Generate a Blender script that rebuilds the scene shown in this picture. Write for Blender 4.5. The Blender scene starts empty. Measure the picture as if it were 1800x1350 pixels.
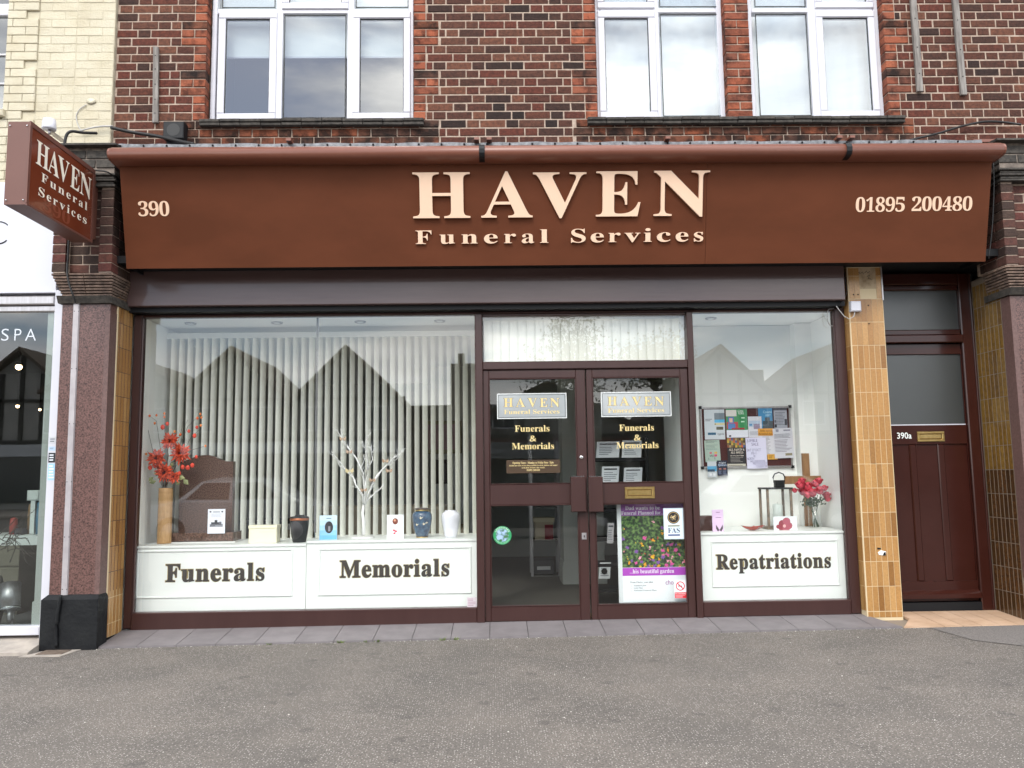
import bpy, math, random
from mathutils import Vector, Matrix
rnd = random.Random(7)
SC = bpy.context.scene
COL = SC.collection
R = math.radians
# ------------------------------------------------------------------ camera, world, sun, exposure
YAW, TILT, ROLL, FPX = R(1.2112), R(6.3225), R(-0.787), 1456.0
CAM = Vector((0.0, -7.0, 1.25))
fwd = Vector((math.sin(YAW)*math.cos(TILT), math.cos(YAW)*math.cos(TILT), math.sin(TILT)))
rt = Vector((math.cos(YAW), -math.sin(YAW), 0)); up = rt.cross(fwd)
rt, up = rt*math.cos(ROLL)+up*math.sin(ROLL), up*math.cos(ROLL)-rt*math.sin(ROLL)
cd = bpy.data.cameras.new('camera'); cam = bpy.data.objects.new('camera', cd); COL.objects.link(cam)
cd.sensor_width = 36; cd.lens = FPX/1800*36; cd.clip_start = .05; cd.clip_end = 1000
cam.matrix_world = Matrix(((rt.x, up.x, -fwd.x, CAM.x), (rt.y, up.y, -fwd.y, CAM.y), (rt.z, up.z, -fwd.z, CAM.z), (0, 0, 0, 1)))
SC.camera = cam
SUN_EL, SUN_AZ = 44, 196       # the sun stands behind the camera, veiled by cloud
W = bpy.data.worlds.new('World'); SC.world = W; W.use_nodes = True
nt = W.node_tree; nt.nodes.clear()
def N(t, **k):
    n = nt.nodes.new(t)
    for a, b in k.items(): setattr(n, a, b)
    return n
wo = N('ShaderNodeOutputWorld'); bg = N('ShaderNodeBackground'); bg.inputs[1].default_value = .145
sky = N('ShaderNodeTexSky', sky_type='NISHITA', sun_disc=False); sky.sun_elevation = R(SUN_EL); sky.sun_rotation = R(SUN_AZ)
sky.air_density = 1; sky.dust_density = .6; sky.ozone_density = 1.3
tc = N('ShaderNodeTexCoord'); mp = N('ShaderNodeMapping'); mp.inputs['Scale'].default_value = (1, 1, 3.6); mp.inputs['Location'].default_value = (7.2, 2.1, .8)
n1 = N('ShaderNodeTexNoise'); n1.inputs['Scale'].default_value = 2.2; n1.inputs['Detail'].default_value = 9; n1.inputs['Roughness'].default_value = .55; n1.inputs['Distortion'].default_value = .35
r1 = N('ShaderNodeValToRGB'); r1.color_ramp.elements[0].position = .40; r1.color_ramp.elements[1].position = .54
n2 = N('ShaderNodeTexNoise'); n2.inputs['Scale'].default_value = 1.7; n2.inputs['Detail'].default_value = 8; n2.inputs['Roughness'].default_value = .6
r2 = N('ShaderNodeValToRGB')
e = r2.color_ramp.elements; e[0].position = .36; e[0].color = (6.5, 6.8, 7.6, 1); e[1].position = .62; e[1].color = (21, 21, 20.5, 1)
mx = N('ShaderNodeMixRGB')
L = nt.links.new
L(tc.outputs['Generated'], mp.inputs[0]); L(mp.outputs[0], n1.inputs['Vector']); L(mp.outputs[0], n2.inputs['Vector'])
L(n1.outputs[0], r1.inputs[0]); L(n2.outputs[0], r2.inputs[0]); L(r1.outputs[0], mx.inputs[0]); L(sky.outputs[0], mx.inputs[1]); L(r2.outputs[0], mx.inputs[2])
L(mx.outputs[0], bg.inputs[0]); L(bg.outputs[0], wo.inputs[0])
sd = bpy.data.lights.new('sun', 'SUN'); sd.energy = 1.4; sd.angle = R(22); sd.color = (1, .96, .9)
so = bpy.data.objects.new('sun', sd); COL.objects.link(so)
az = R(SUN_AZ); el = R(SUN_EL)
sv = Vector((math.sin(az)*math.cos(el), math.cos(az)*math.cos(el), math.sin(el)))   # towards the sun
so.rotation_euler = sv.to_track_quat('Z', 'Y').to_euler(); so.location = (-3, -12, 14)
vs = SC.view_settings; vs.view_transform = 'Standard'; vs.look = 'None'; vs.gamma = 1; vs.exposure = 0.62; vs.use_curve_mapping = False
SC.cycles.max_bounces = 10; SC.cycles.transparent_max_bounces = 16; SC.cycles.glossy_bounces = 4; SC.cycles.diffuse_bounces = 5
try: SC.cycles.use_denoising = True
except Exception: pass

def ray(px, py): return (px-900)/FPX*rt - (py-675)/FPX*up + fwd
def at(px, py, y):
    d = ray(px, py); t = (y-CAM.y)/d.y
    p = CAM+d*t; return p.x, p.z
def at3(px, py, y):
    x, z = at(px, py, y); return Vector((x, y, z))
def hexc(s):
    s = s.lstrip('#'); c = [int(s[i:i+2], 16)/255 for i in (0, 2, 4)]
    return tuple(v/12.92 if v <= .04045 else ((v+.055)/1.055)**2.4 for v in c)
# ------------------------------------------------------------------ materials
MATS = {}
def mat(name, col, rough=.6, spec=.5, metal=0, col2=None, nscale=8, ndet=4, nlo=.35, nhi=.65, vary=0, vsat=0, bump=0, bscale=60, coat=0, trans=0, ramp=None, stretch=None):
    if name in MATS: return MATS[name]
    m = bpy.data.materials.new(name); MATS[name] = m; m.use_nodes = True
    t = m.node_tree; b = t.nodes['Principled BSDF']; lk = t.links.new
    b.inputs['Roughness'].default_value = rough; b.inputs['Metallic'].default_value = metal
    b.inputs['Specular IOR Level'].default_value = spec; b.inputs['Coat Weight'].default_value = coat; b.inputs['Coat Roughness'].default_value = .08
    b.inputs['Base Color'].default_value = (*col, 1)
    g = t.nodes.new('ShaderNodeNewGeometry'); mpp = t.nodes.new('ShaderNodeMapping'); lk(g.outputs['Position'], mpp.inputs[0])
    if stretch: mpp.inputs['Scale'].default_value = stretch
    out = None
    if col2 or ramp:
        n = t.nodes.new('ShaderNodeTexNoise'); n.inputs['Scale'].default_value = nscale; n.inputs['Detail'].default_value = ndet; n.inputs['Roughness'].default_value = .6
        lk(mpp.outputs[0], n.inputs['Vector'])
        r = t.nodes.new('ShaderNodeValToRGB'); lk(n.outputs[0], r.inputs[0])
        r.color_ramp.elements[0].position = nlo; r.color_ramp.elements[1].position = nhi
        r.color_ramp.elements[0].color = (*col, 1); r.color_ramp.elements[1].color = (*(col2 or col), 1)
        out = r.outputs[0]
    if vary or ramp:
        oi = t.nodes.new('ShaderNodeObjectInfo'); ad = t.nodes.new('ShaderNodeMath'); ad.operation = 'ADD'
        lk(oi.outputs['Random'], ad.inputs[0]); lk(g.outputs['Random Per Island'], ad.inputs[1])
        fr = t.nodes.new('ShaderNodeMath'); fr.operation = 'FRACT'; lk(ad.outputs[0], fr.inputs[0])
        src = out
        if ramp:
            rr = t.nodes.new('ShaderNodeValToRGB'); rr.color_ramp.interpolation = 'LINEAR'
            els = rr.color_ramp.elements
            els[0].position = ramp[0][0]; els[0].color = (*ramp[0][1], 1)
            els[1].position = ramp[-1][0]; els[1].color = (*ramp[-1][1], 1)
            for p, c in ramp[1:-1]:
                q = els.new(p); q.color = (*c, 1)
            lk(fr.outputs[0], rr.inputs[0])
            if out:
                mm = t.nodes.new('ShaderNodeMixRGB'); mm.blend_type = 'MULTIPLY'; mm.inputs[0].default_value = 1
                lk(rr.outputs[0], mm.inputs[1]); lk(out, mm.inputs[2]); src = mm.outputs[0]
            else: src = rr.outputs[0]
        if vary:
            hs = t.nodes.new('ShaderNodeHueSaturation'); mr = t.nodes.new('ShaderNodeMapRange'); lk(fr.outputs[0], mr.inputs[0])
            mr.inputs[3].default_value = 1-vary; mr.inputs[4].default_value = 1+vary; lk(mr.outputs[0], hs.inputs['Value'])
            if src: lk(src, hs.inputs['Color'])
            else: hs.inputs['Color'].default_value = (*col, 1)
            src = hs.outputs[0]
        out = src
    if out: lk(out, b.inputs['Base Color'])
    if bump:
        n = t.nodes.new('ShaderNodeTexNoise'); n.inputs['Scale'].default_value = bscale; n.inputs['Detail'].default_value = 5; lk(mpp.outputs[0], n.inputs['Vector'])
        bp = t.nodes.new('ShaderNodeBump'); bp.inputs['Strength'].default_value = bump; bp.inputs['Distance'].default_value = .01
        lk(n.outputs[0], bp.inputs['Height']); lk(bp.outputs[0], b.inputs['Normal'])
    return m
def glass(name, ior=1.75, tint=(.95, .97, .96), rough=0, wob=.0, frost=None):
    m = bpy.data.materials.new(name); MATS[name] = m; m.use_nodes = True
    t = m.node_tree; t.nodes.clear(); lk = t.links.new
    o = t.nodes.new('ShaderNodeOutputMaterial'); mix = t.nodes.new('ShaderNodeMixShader')
    tr = t.nodes.new('ShaderNodeBsdfTransparent'); tr.inputs[0].default_value = (*tint, 1)
    gl = t.nodes.new('ShaderNodeBsdfGlossy'); gl.inputs['Roughness'].default_value = rough; gl.inputs[0].default_value = (1, 1, 1, 1)
    fr = t.nodes.new('ShaderNodeFresnel'); fr.inputs[0].default_value = ior
    g = t.nodes.new('ShaderNodeNewGeometry'); s = t.nodes.new('ShaderNodeMath'); s.operation = 'SUBTRACT'; s.inputs[0].default_value = 1; lk(g.outputs['Backfacing'], s.inputs[1])
    mu = t.nodes.new('ShaderNodeMath'); mu.operation = 'MULTIPLY'; lk(fr.outputs[0], mu.inputs[0]); lk(s.outputs[0], mu.inputs[1])
    lk(mu.outputs[0], mix.inputs[0]); lk(gl.outputs[0], mix.inputs[2])
    base = tr.outputs[0]
    if frost:
        df = t.nodes.new('ShaderNodeBsdfPrincipled'); df.inputs['Base Color'].default_value = (*frost[0], 1); df.inputs['Roughness'].default_value = .35
        m2 = t.nodes.new('ShaderNodeMixShader'); m2.inputs[0].default_value = frost[1]; lk(base, m2.inputs[1]); lk(df.outputs[0], m2.inputs[2]); base = m2.outputs[0]
    lk(base, mix.inputs[1])
    if wob:
        n = t.nodes.new('ShaderNodeTexNoise'); n.inputs['Scale'].default_value = frost[2] if frost else 1.2; n.inputs['Detail'].default_value = 2; lk(g.outputs['Position'], n.inputs['Vector'])
        bp = t.nodes.new('ShaderNodeBump'); bp.inputs['Strength'].default_value = wob; bp.inputs['Distance'].default_value = .01; lk(n.outputs[0], bp.inputs['Height']); lk(bp.outputs[0], gl.inputs['Normal'])
    lk(mix.outputs[0], o.inputs[0]); return m
def emis(name, col, s):
    m = bpy.data.materials.new(name); MATS[name] = m; m.use_nodes = True; b = m.node_tree.nodes['Principled BSDF']
    b.inputs['Base Color'].default_value = (*col, 1); b.inputs['Emission Color'].default_value = (*col, 1); b.inputs['Emission Strength'].default_value = s; return m

PAL = {}
def P(h, rough=.6):
    k = 'print_'+h.strip('#')+('' if rough == .6 else '_r%d' % int(rough*100))
    if k not in MATS: mat(k, hexc(h), rough)
    return MATS[k]
M = dict(
 brick=mat('dark_brick', (.62, .62, .62), .85, .3, col2=(1.2, 1.15, 1.1), nscale=38, ndet=6, bump=.7, bscale=90,
   ramp=[(0, (.018, .011, .010)), (.09, (.052, .023, .017)), (.3, (.088, .031, .020)), (.5, (.105, .028, .018)), (.68, (.068, .027, .019)), (.84, (.135, .054, .033)), (1, (.068, .029, .021))]),
 redbrick=mat('red_rubber_brick', (.30, .24, .22), .85, .3, col2=(1.25, 1.15, 1.1), nscale=9, ndet=5, nlo=.36, nhi=.56, bump=.6, bscale=80,
   ramp=[(0, (.13, .045, .027)), (.3, (.24, .072, .036)), (.5, (.165, .052, .030)), (.75, (.26, .085, .044)), (1, (.11, .042, .028))]),
 mixbrick=mat('sooty_mixed_brick', (.22, .22, .22), .88, .3, col2=(1.3, 1.15, 1.05), nscale=8, ndet=5, nlo=.42, nhi=.62, bump=.7, bscale=80,
   ramp=[(0, (.05, .028, .022)), (.35, (.10, .043, .027)), (.7, (.17, .055, .028)), (1, (.07, .034, .025))]),
 pillarbrick=mat('maroon_brick', (.7, .7, .7), .8, .35, col2=(1.2, 1.15, 1.1), nscale=30, bump=.6, bscale=90,
   ramp=[(0, (.032, .017, .014)), (.3, (.060, .036, .027)), (.55, (.105, .032, .026)), (.8, (.050, .028, .022)), (1, (.12, .042, .030))]),
 mortar=mat('pale_mortar', (.33, .25, .20), .95, .2, col2=(.46, .365, .295), nscale=30, bump=.5, bscale=150),
 darkmortar=mat('sooty_mortar', (.10, .085, .075), .95, .2, col2=(.30, .25, .21), nscale=12, bump=.5, bscale=150),
 cream=mat('cream_painted_brick', (.49, .435, .315), .7, .35, col2=(.545, .50, .385), nscale=5, vary=.035, bump=.55, bscale=70),
 creamjoint=mat('cream_painted_joint', (.42, .375, .27), .8, .3, col2=(.52, .47, .36), nscale=16, bump=.4, bscale=100),
 creasing=mat('clay_creasing_tile', (.085, .06, .05), .85, .3, col2=(.22, .15, .115), nscale=22, vary=.25, bump=.5, bscale=80),
 granite=mat('red_granite', (.028, .012, .010), .38, .5, col2=(.150, .076, .064), nscale=85, ndet=5, nlo=.34, nhi=.58, coat=.15),
 greygranite=mat('brown_granite', (.030, .017, .013), .22, .5, col2=(.21, .125, .095), nscale=130, ndet=6, nlo=.38, nhi=.62, coat=.4),
 blackplinth=mat('black_plinth_paint', (.005, .0055, .007), .55, .25, col2=(.011, .012, .013), nscale=6, bump=.4, bscale=30),
 gold=mat('ochre_glazed_tile', (.90, .87, .84), .28, .5, col2=(1.1, 1.08, 1.06), nscale=60, bump=.12, bscale=200, coat=.2,
   ramp=[(0, (.29, .142, .040)), (.3, (.41, .225, .078)), (.5, (.34, .170, .050)), (.75, (.45, .26, .098)), (1, (.23, .105, .027))]),
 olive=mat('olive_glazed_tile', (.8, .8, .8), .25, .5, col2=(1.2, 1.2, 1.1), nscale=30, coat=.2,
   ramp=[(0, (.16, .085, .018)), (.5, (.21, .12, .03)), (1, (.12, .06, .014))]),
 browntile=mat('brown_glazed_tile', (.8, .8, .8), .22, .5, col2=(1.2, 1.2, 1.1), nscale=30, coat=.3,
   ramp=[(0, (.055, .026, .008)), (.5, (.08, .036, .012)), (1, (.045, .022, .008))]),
 grout=mat('buff_grout', (.62, .50, .32), .9),
 browngrout=mat('brown_grout', (.22, .18, .14), .9),
 fascia=mat('brown_fascia_vinyl', (.094, .0290, .0125), .6, .12, col2=(.120, .037, .0165), nscale=2.2, stretch=(.5, 1, 1)),
 awning=mat('brown_awning_metal', (.180, .062, .038), .34, .5, col2=(.19, .067, .041), nscale=3),
 frame=mat('dark_brown_paint', (.040, .0145, .0125), .34, .5, col2=(.046, .018, .0155), nscale=7, bump=.06, bscale=40, stretch=(1, 1, .15)),
 lintel=mat('brown_gloss_board', (.082, .046, .043), .36, .5, col2=(.100, .060, .056), nscale=4, bump=.10, bscale=16, stretch=(.3, 1, 3), coat=.5),
 door=mat('oxblood_gloss_paint', (.034, .0082, .0052), .2, .4, col2=(.039, .010, .0068), nscale=3, bump=.03, bscale=12, coat=.2),
 cutcream=mat('cream_cut_letters', (.80, .56, .40), .45, .5),
 letteredge=mat('letter_return_edge', (.62, .43, .31), .5),
 signface=mat('red_brown_sign_face', (.145, .032, .014), .16, .5, coat=.4),
 signcase=mat('brown_sign_case', (.125, .048, .034), .45, .5, col2=(.135, .053, .038), nscale=4),
 upvc=mat('white_upvc', (.60, .60, .65), .25, .5, col2=(.57, .57, .62), nscale=3),
 gasket=mat('black_gasket', (.02, .02, .02), .6),
 slate=mat('dark_sill_tile', (.030, .027, .024), .8, .4, col2=(.075, .065, .055), nscale=25, vary=.2, bump=.5, bscale=60),
 lead=mat('lead_flashing', (.075, .078, .085), .55, .4, col2=(.20, .205, .22), nscale=20, bump=.4, bscale=40),
 timber=mat('weathered_timber', (.13, .115, .105), .9, .2, col2=(.29, .27, .25), nscale=14, ndet=6, bump=.5, bscale=60, stretch=(3, 3, .3)),
 black=mat('black_plastic', (.007, .0075, .009), .5, .3),
 cable=mat('black_cable', (.012, .011, .011), .5, .4),
 greycable=mat('grey_cable', (.42, .41, .40), .5, .4),
 white=mat('white_paint', (.80, .83, .80), .42, .5, col2=(.77, .80, .775), nscale=2),
 wallwhite=mat('white_emulsion', (.86, .87, .84), .85, .2),
 greywall=mat('grey_emulsion', (.52, .53, .50), .85, .2),
 darkwall=mat('shadow_grey_wall', (.16, .16, .15), .9, .2),  # even dark grey for walls and cabinet shelves
 blind=mat('ivory_blind_fabric', (.93, .93, .85), .85, .2, col2=(.90, .90, .81), nscale=60),
 carpet=mat('dark_grey_carpet', (.12, .11, .098), .98, .1, col2=(.18, .168, .15), nscale=200),
 brass=mat('brass', (.66, .48, .20), .28, .5, 1, col2=(.55, .38, .14), nscale=30),
 chrome=mat('chrome', (.7, .7, .7), .15, .5, 1),
 alu=mat('brushed_aluminium', (.52, .50, .51), .42, .5, 1, col2=(.42, .40, .40), nscale=10, stretch=(4, 4, .3)),
 greytile=mat('grey_quarry_tile', (.155, .140, .144), .62, .4, col2=(.19, .172, .176), nscale=7, vary=.05, bump=.12, bscale=70),
 peachtile=mat('peach_quarry_tile', (.43, .285, .185), .6, .4, col2=(.52, .36, .25), nscale=6, vary=.07, bump=.12, bscale=70),
 palestone=mat('pale_stone_tile', (.42, .37, .32), .7, .3, col2=(.30, .27, .24), nscale=8, bump=.15, bscale=60),
 glass=glass('shop_window_glass', 1.9, (.985, .99, .985), wob=.02) if True else glass('x', 1.85, wob=.012), dglass=glass('door_glass', 1.6, (.95, .965, .955), wob=.012), dgu=glass('double_glazing', 2.45, (.82, .85, .86), wob=.02),
 obscure=glass('obscured_door_glass', 1.6, (.5, .5, .5), .22, .25, ((.036, .040, .038), .8, 140)),
 frosted=glass('frosted_vinyl_on_glass', 1.7, (.7, .7, .7), .1, 0, ((.42, .45, .46), .75, 2)),
 goldleaf=mat('gold_leaf', (.66, .50, .20), .5, .5, col2=(.74, .60, .30), nscale=30),
 inkgold=mat('bronze_outline', (.40, .31, .13), .5), ink=mat('dark_brown_ink', (.020, .014, .010), .5),
 wood=mat('brown_wood', (.24, .12, .05), .6, .4, col2=(.33, .18, .08), nscale=18, stretch=(2, 2, .3)),
 bamboo=mat('bamboo', (.44, .25, .11), .5, .4, col2=(.54, .33, .15), nscale=24, stretch=(4, 4, .5)),
 render=mat('pale_render', (.30, .30, .29), .9, .2, col2=(.35, .345, .33), nscale=2),
 beam=mat('black_timber_beam', (.03, .028, .026), .8), roof=mat('brown_roof_tile', (.085, .065, .052), .9, .2, col2=(.12, .09, .07), nscale=6, bump=.5, bscale=12),
)
# asphalt: light worn binder, pale chippings, damp dark blotches
def asphalt():
    m = bpy.data.materials.new('worn_asphalt'); MATS['asphalt'] = m; m.use_nodes = True; t = m.node_tree; lk = t.links.new; b = t.nodes['Principled BSDF']
    g = t.nodes.new('ShaderNodeNewGeometry')
    def noise(s, d=3, rr=.6):
        n = t.nodes.new('ShaderNodeTexNoise'); n.inputs['Scale'].default_value = s; n.inputs['Detail'].default_value = d; n.inputs['Roughness'].default_value = rr; lk(g.outputs['Position'], n.inputs['Vector']); return n.outputs[0]
    def ramp(src, *st):
        r = t.nodes.new('ShaderNodeValToRGB'); e = r.color_ramp.elements; e[0].position = st[0][0]; e[0].color = (*st[0][1], 1); e[1].position = st[-1][0]; e[1].color = (*st[-1][1], 1)
        for p, c in st[1:-1]: q = e.new(p); q.color = (*c, 1)
        lk(src, r.inputs[0]); return r.outputs[0]
    def mix(a, c, f, mode='MIX'):
        x = t.nodes.new('ShaderNodeMixRGB'); x.blend_type = mode
        if isinstance(f, float): x.inputs[0].default_value = f
        else: lk(f, x.inputs[0])
        for i, v in ((1, a), (2, c)):
            if isinstance(v, tuple): x.inputs[i].default_value = (*v, 1)
            else: lk(v, x.inputs[i])
        return x.outputs[0]
    base = ramp(noise(125, 5, .8), (.34, (.038, .033, .030)), (.46, (.118, .105, .093)), (.55, (.156, .139, .124)), (.66, (.30, .275, .248)))
    big = ramp(noise(1.3, 5), (.3, (.74, .74, .74)), (.7, (1.14, 1.11, 1.08)))
    c = mix(base, big, 1.0, 'MULTIPLY')
    v = t.nodes.new('ShaderNodeTexVoronoi'); v.voronoi_dimensions = '2D'; v.inputs['Scale'].default_value = 75; lk(g.outputs['Position'], v.inputs['Vector'])
    vr = t.nodes.new('ShaderNodeMath'); vr.operation = 'LESS_THAN'; vr.inputs[1].default_value = .22; lk(v.outputs['Distance'], vr.inputs[0])
    sx = t.nodes.new('ShaderNodeSeparateColor'); lk(v.outputs['Color'], sx.inputs[0]); gt = t.nodes.new('ShaderNodeMath'); gt.operation = 'GREATER_THAN'; gt.inputs[1].default_value = .76; lk(sx.outputs[0], gt.inputs[0])
    mm = t.nodes.new('ShaderNodeMath'); mm.operation = 'MULTIPLY'; lk(vr.outputs[0], mm.inputs[0]); lk(gt.outputs[0], mm.inputs[1])
    c = mix(c, (.44, .41, .375), mm.outputs[0])
    # flattened dark gum spots
    v2 = t.nodes.new('ShaderNodeTexVoronoi'); v2.voronoi_dimensions = '2D'; v2.inputs['Scale'].default_value = 2.6; v2.inputs['Randomness'].default_value = 1; 
    nz = t.nodes.new('ShaderNodeVectorMath'); nz.operation = 'ADD'; nn = t.nodes.new('ShaderNodeTexNoise'); nn.inputs['Scale'].default_value = 20; lk(g.outputs['Position'], nn.inputs['Vector'])
    sc = t.nodes.new('ShaderNodeVectorMath'); sc.operation = 'SCALE'; sc.inputs['Scale'].default_value = .09; lk(nn.outputs['Color'], sc.inputs[0]); lk(g.outputs['Position'], nz.inputs[0]); lk(sc.outputs[0], nz.inputs[1]); lk(nz.outputs[0], v2.inputs['Vector'])
    l2 = t.nodes.new('ShaderNodeMapRange'); l2.inputs[1].default_value = .07; l2.inputs[2].default_value = .12; l2.inputs[3].default_value = .38; l2.inputs[4].default_value = 0; lk(v2.outputs['Distance'], l2.inputs[0])
    s2 = t.nodes.new('ShaderNodeSeparateColor'); lk(v2.outputs['Color'], s2.inputs[0]); g2_ = t.nodes.new('ShaderNodeMath'); g2_.operation = 'GREATER_THAN'; g2_.inputs[1].default_value = .6; lk(s2.outputs[0], g2_.inputs[0]); m2_ = t.nodes.new('ShaderNodeMath'); m2_.operation = 'MULTIPLY'; lk(g2_.outputs[0], m2_.inputs[0]); lk(l2.outputs[0], m2_.inputs[1]); c = mix(c, (.05, .045, .042), m2_.outputs[0]); lk(c, b.inputs['Base Color'])
    b.inputs['Roughness'].default_value = .85
    bp = t.nodes.new('ShaderNodeBump'); bp.inputs['Strength'].default_value = .7; bp.inputs['Distance'].default_value = .006; lk(noise(140, 4, .7), bp.inputs['Height']); lk(bp.outputs[0], b.inputs['Normal'])
    return m
M['asphalt'] = asphalt()
def garden():
    m = bpy.data.materials.new('garden_photo_print'); m.use_nodes = True; t = m.node_tree; lk = t.links.new; b = t.nodes['Principled BSDF']; b.inputs['Roughness'].default_value = .4
    g = t.nodes.new('ShaderNodeNewGeometry')
    n = t.nodes.new('ShaderNodeTexNoise'); n.inputs['Scale'].default_value = 45; n.inputs['Detail'].default_value = 5; lk(g.outputs['Position'], n.inputs['Vector'])
    r = t.nodes.new('ShaderNodeValToRGB'); lk(n.outputs[0], r.inputs[0]); e = r.color_ramp.elements; e[0].position = .38; e[0].color = (.012, .018, .010, 1); e[1].position = .66; e[1].color = (.16, .26, .07, 1); q = e.new(.5); q.color = (.04, .09, .03, 1)
    v = t.nodes.new('ShaderNodeTexVoronoi'); v.inputs['Scale'].default_value = 27; dn = t.nodes.new('ShaderNodeTexNoise'); dn.inputs['Scale'].default_value = 60; lk(g.outputs['Position'], dn.inputs['Vector']); ds_ = t.nodes.new('ShaderNodeVectorMath'); ds_.operation = 'SCALE'; ds_.inputs['Scale'].default_value = .045; lk(dn.outputs['Color'], ds_.inputs[0]); da = t.nodes.new('ShaderNodeVectorMath'); da.operation = 'ADD'; lk(g.outputs['Position'], da.inputs[0]); lk(ds_.outputs[0], da.inputs[1]); lk(da.outputs[0], v.inputs['Vector'])
    s = t.nodes.new('ShaderNodeSeparateColor'); lk(v.outputs['Color'], s.inputs[0])
    rr = t.nodes.new('ShaderNodeValToRGB'); rr.color_ramp.interpolation = 'CONSTANT'; lk(s.outputs[1], rr.inputs[0])
    cs = [(0, 'd8509a'), (.2, 'e8a020'), (.36, 'e87890'), (.5, 'c82a2a'), (.62, 'e8c020'), (.78, 'f0a0b8'), (.9, '8050a0')]
    e = rr.color_ramp.elements; e[0].position = 0; e[0].color = (*hexc(cs[0][1]), 1); e[1].position = .9; e[1].color = (*hexc(cs[-1][1]), 1)
    for p, c in cs[1:-1]: q = e.new(p); q.color = (*hexc(c), 1)
    lt = t.nodes.new('ShaderNodeMath'); lt.operation = 'LESS_THAN'; lt.inputs[1].default_value = .40; lk(v.outputs['Distance'], lt.inputs[0])
    gt = t.nodes.new('ShaderNodeMath'); gt.operation = 'GREATER_THAN'; gt.inputs[1].default_value = .42; lk(s.outputs[0], gt.inputs[0])
    # flowers thin out towards the top of the bed
    sp = t.nodes.new('ShaderNodeSeparateXYZ'); lk(g.outputs['Position'], sp.inputs[0]); mr = t.nodes.new('ShaderNodeMapRange'); mr.inputs[1].default_value = .5; mr.inputs[2].default_value = .95; mr.inputs[3].default_value = .35; mr.inputs[4].default_value = .95; lk(sp.outputs[2], mr.inputs[0]); lk(mr.outputs[0], gt.inputs[1])
    mu = t.nodes.new('ShaderNodeMath'); mu.operation = 'MULTIPLY'; lk(lt.outputs[0], mu.inputs[0]); lk(gt.outputs[0], mu.inputs[1])
    x = t.nodes.new('ShaderNodeMixRGB'); lk(mu.outputs[0], x.inputs[0]); lk(r.outputs[0], x.inputs[1]); lk(rr.outputs[0], x.inputs[2]); lk(x.outputs[0], b.inputs['Base Color'])
    return m
M['garden'] = garden()
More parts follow.
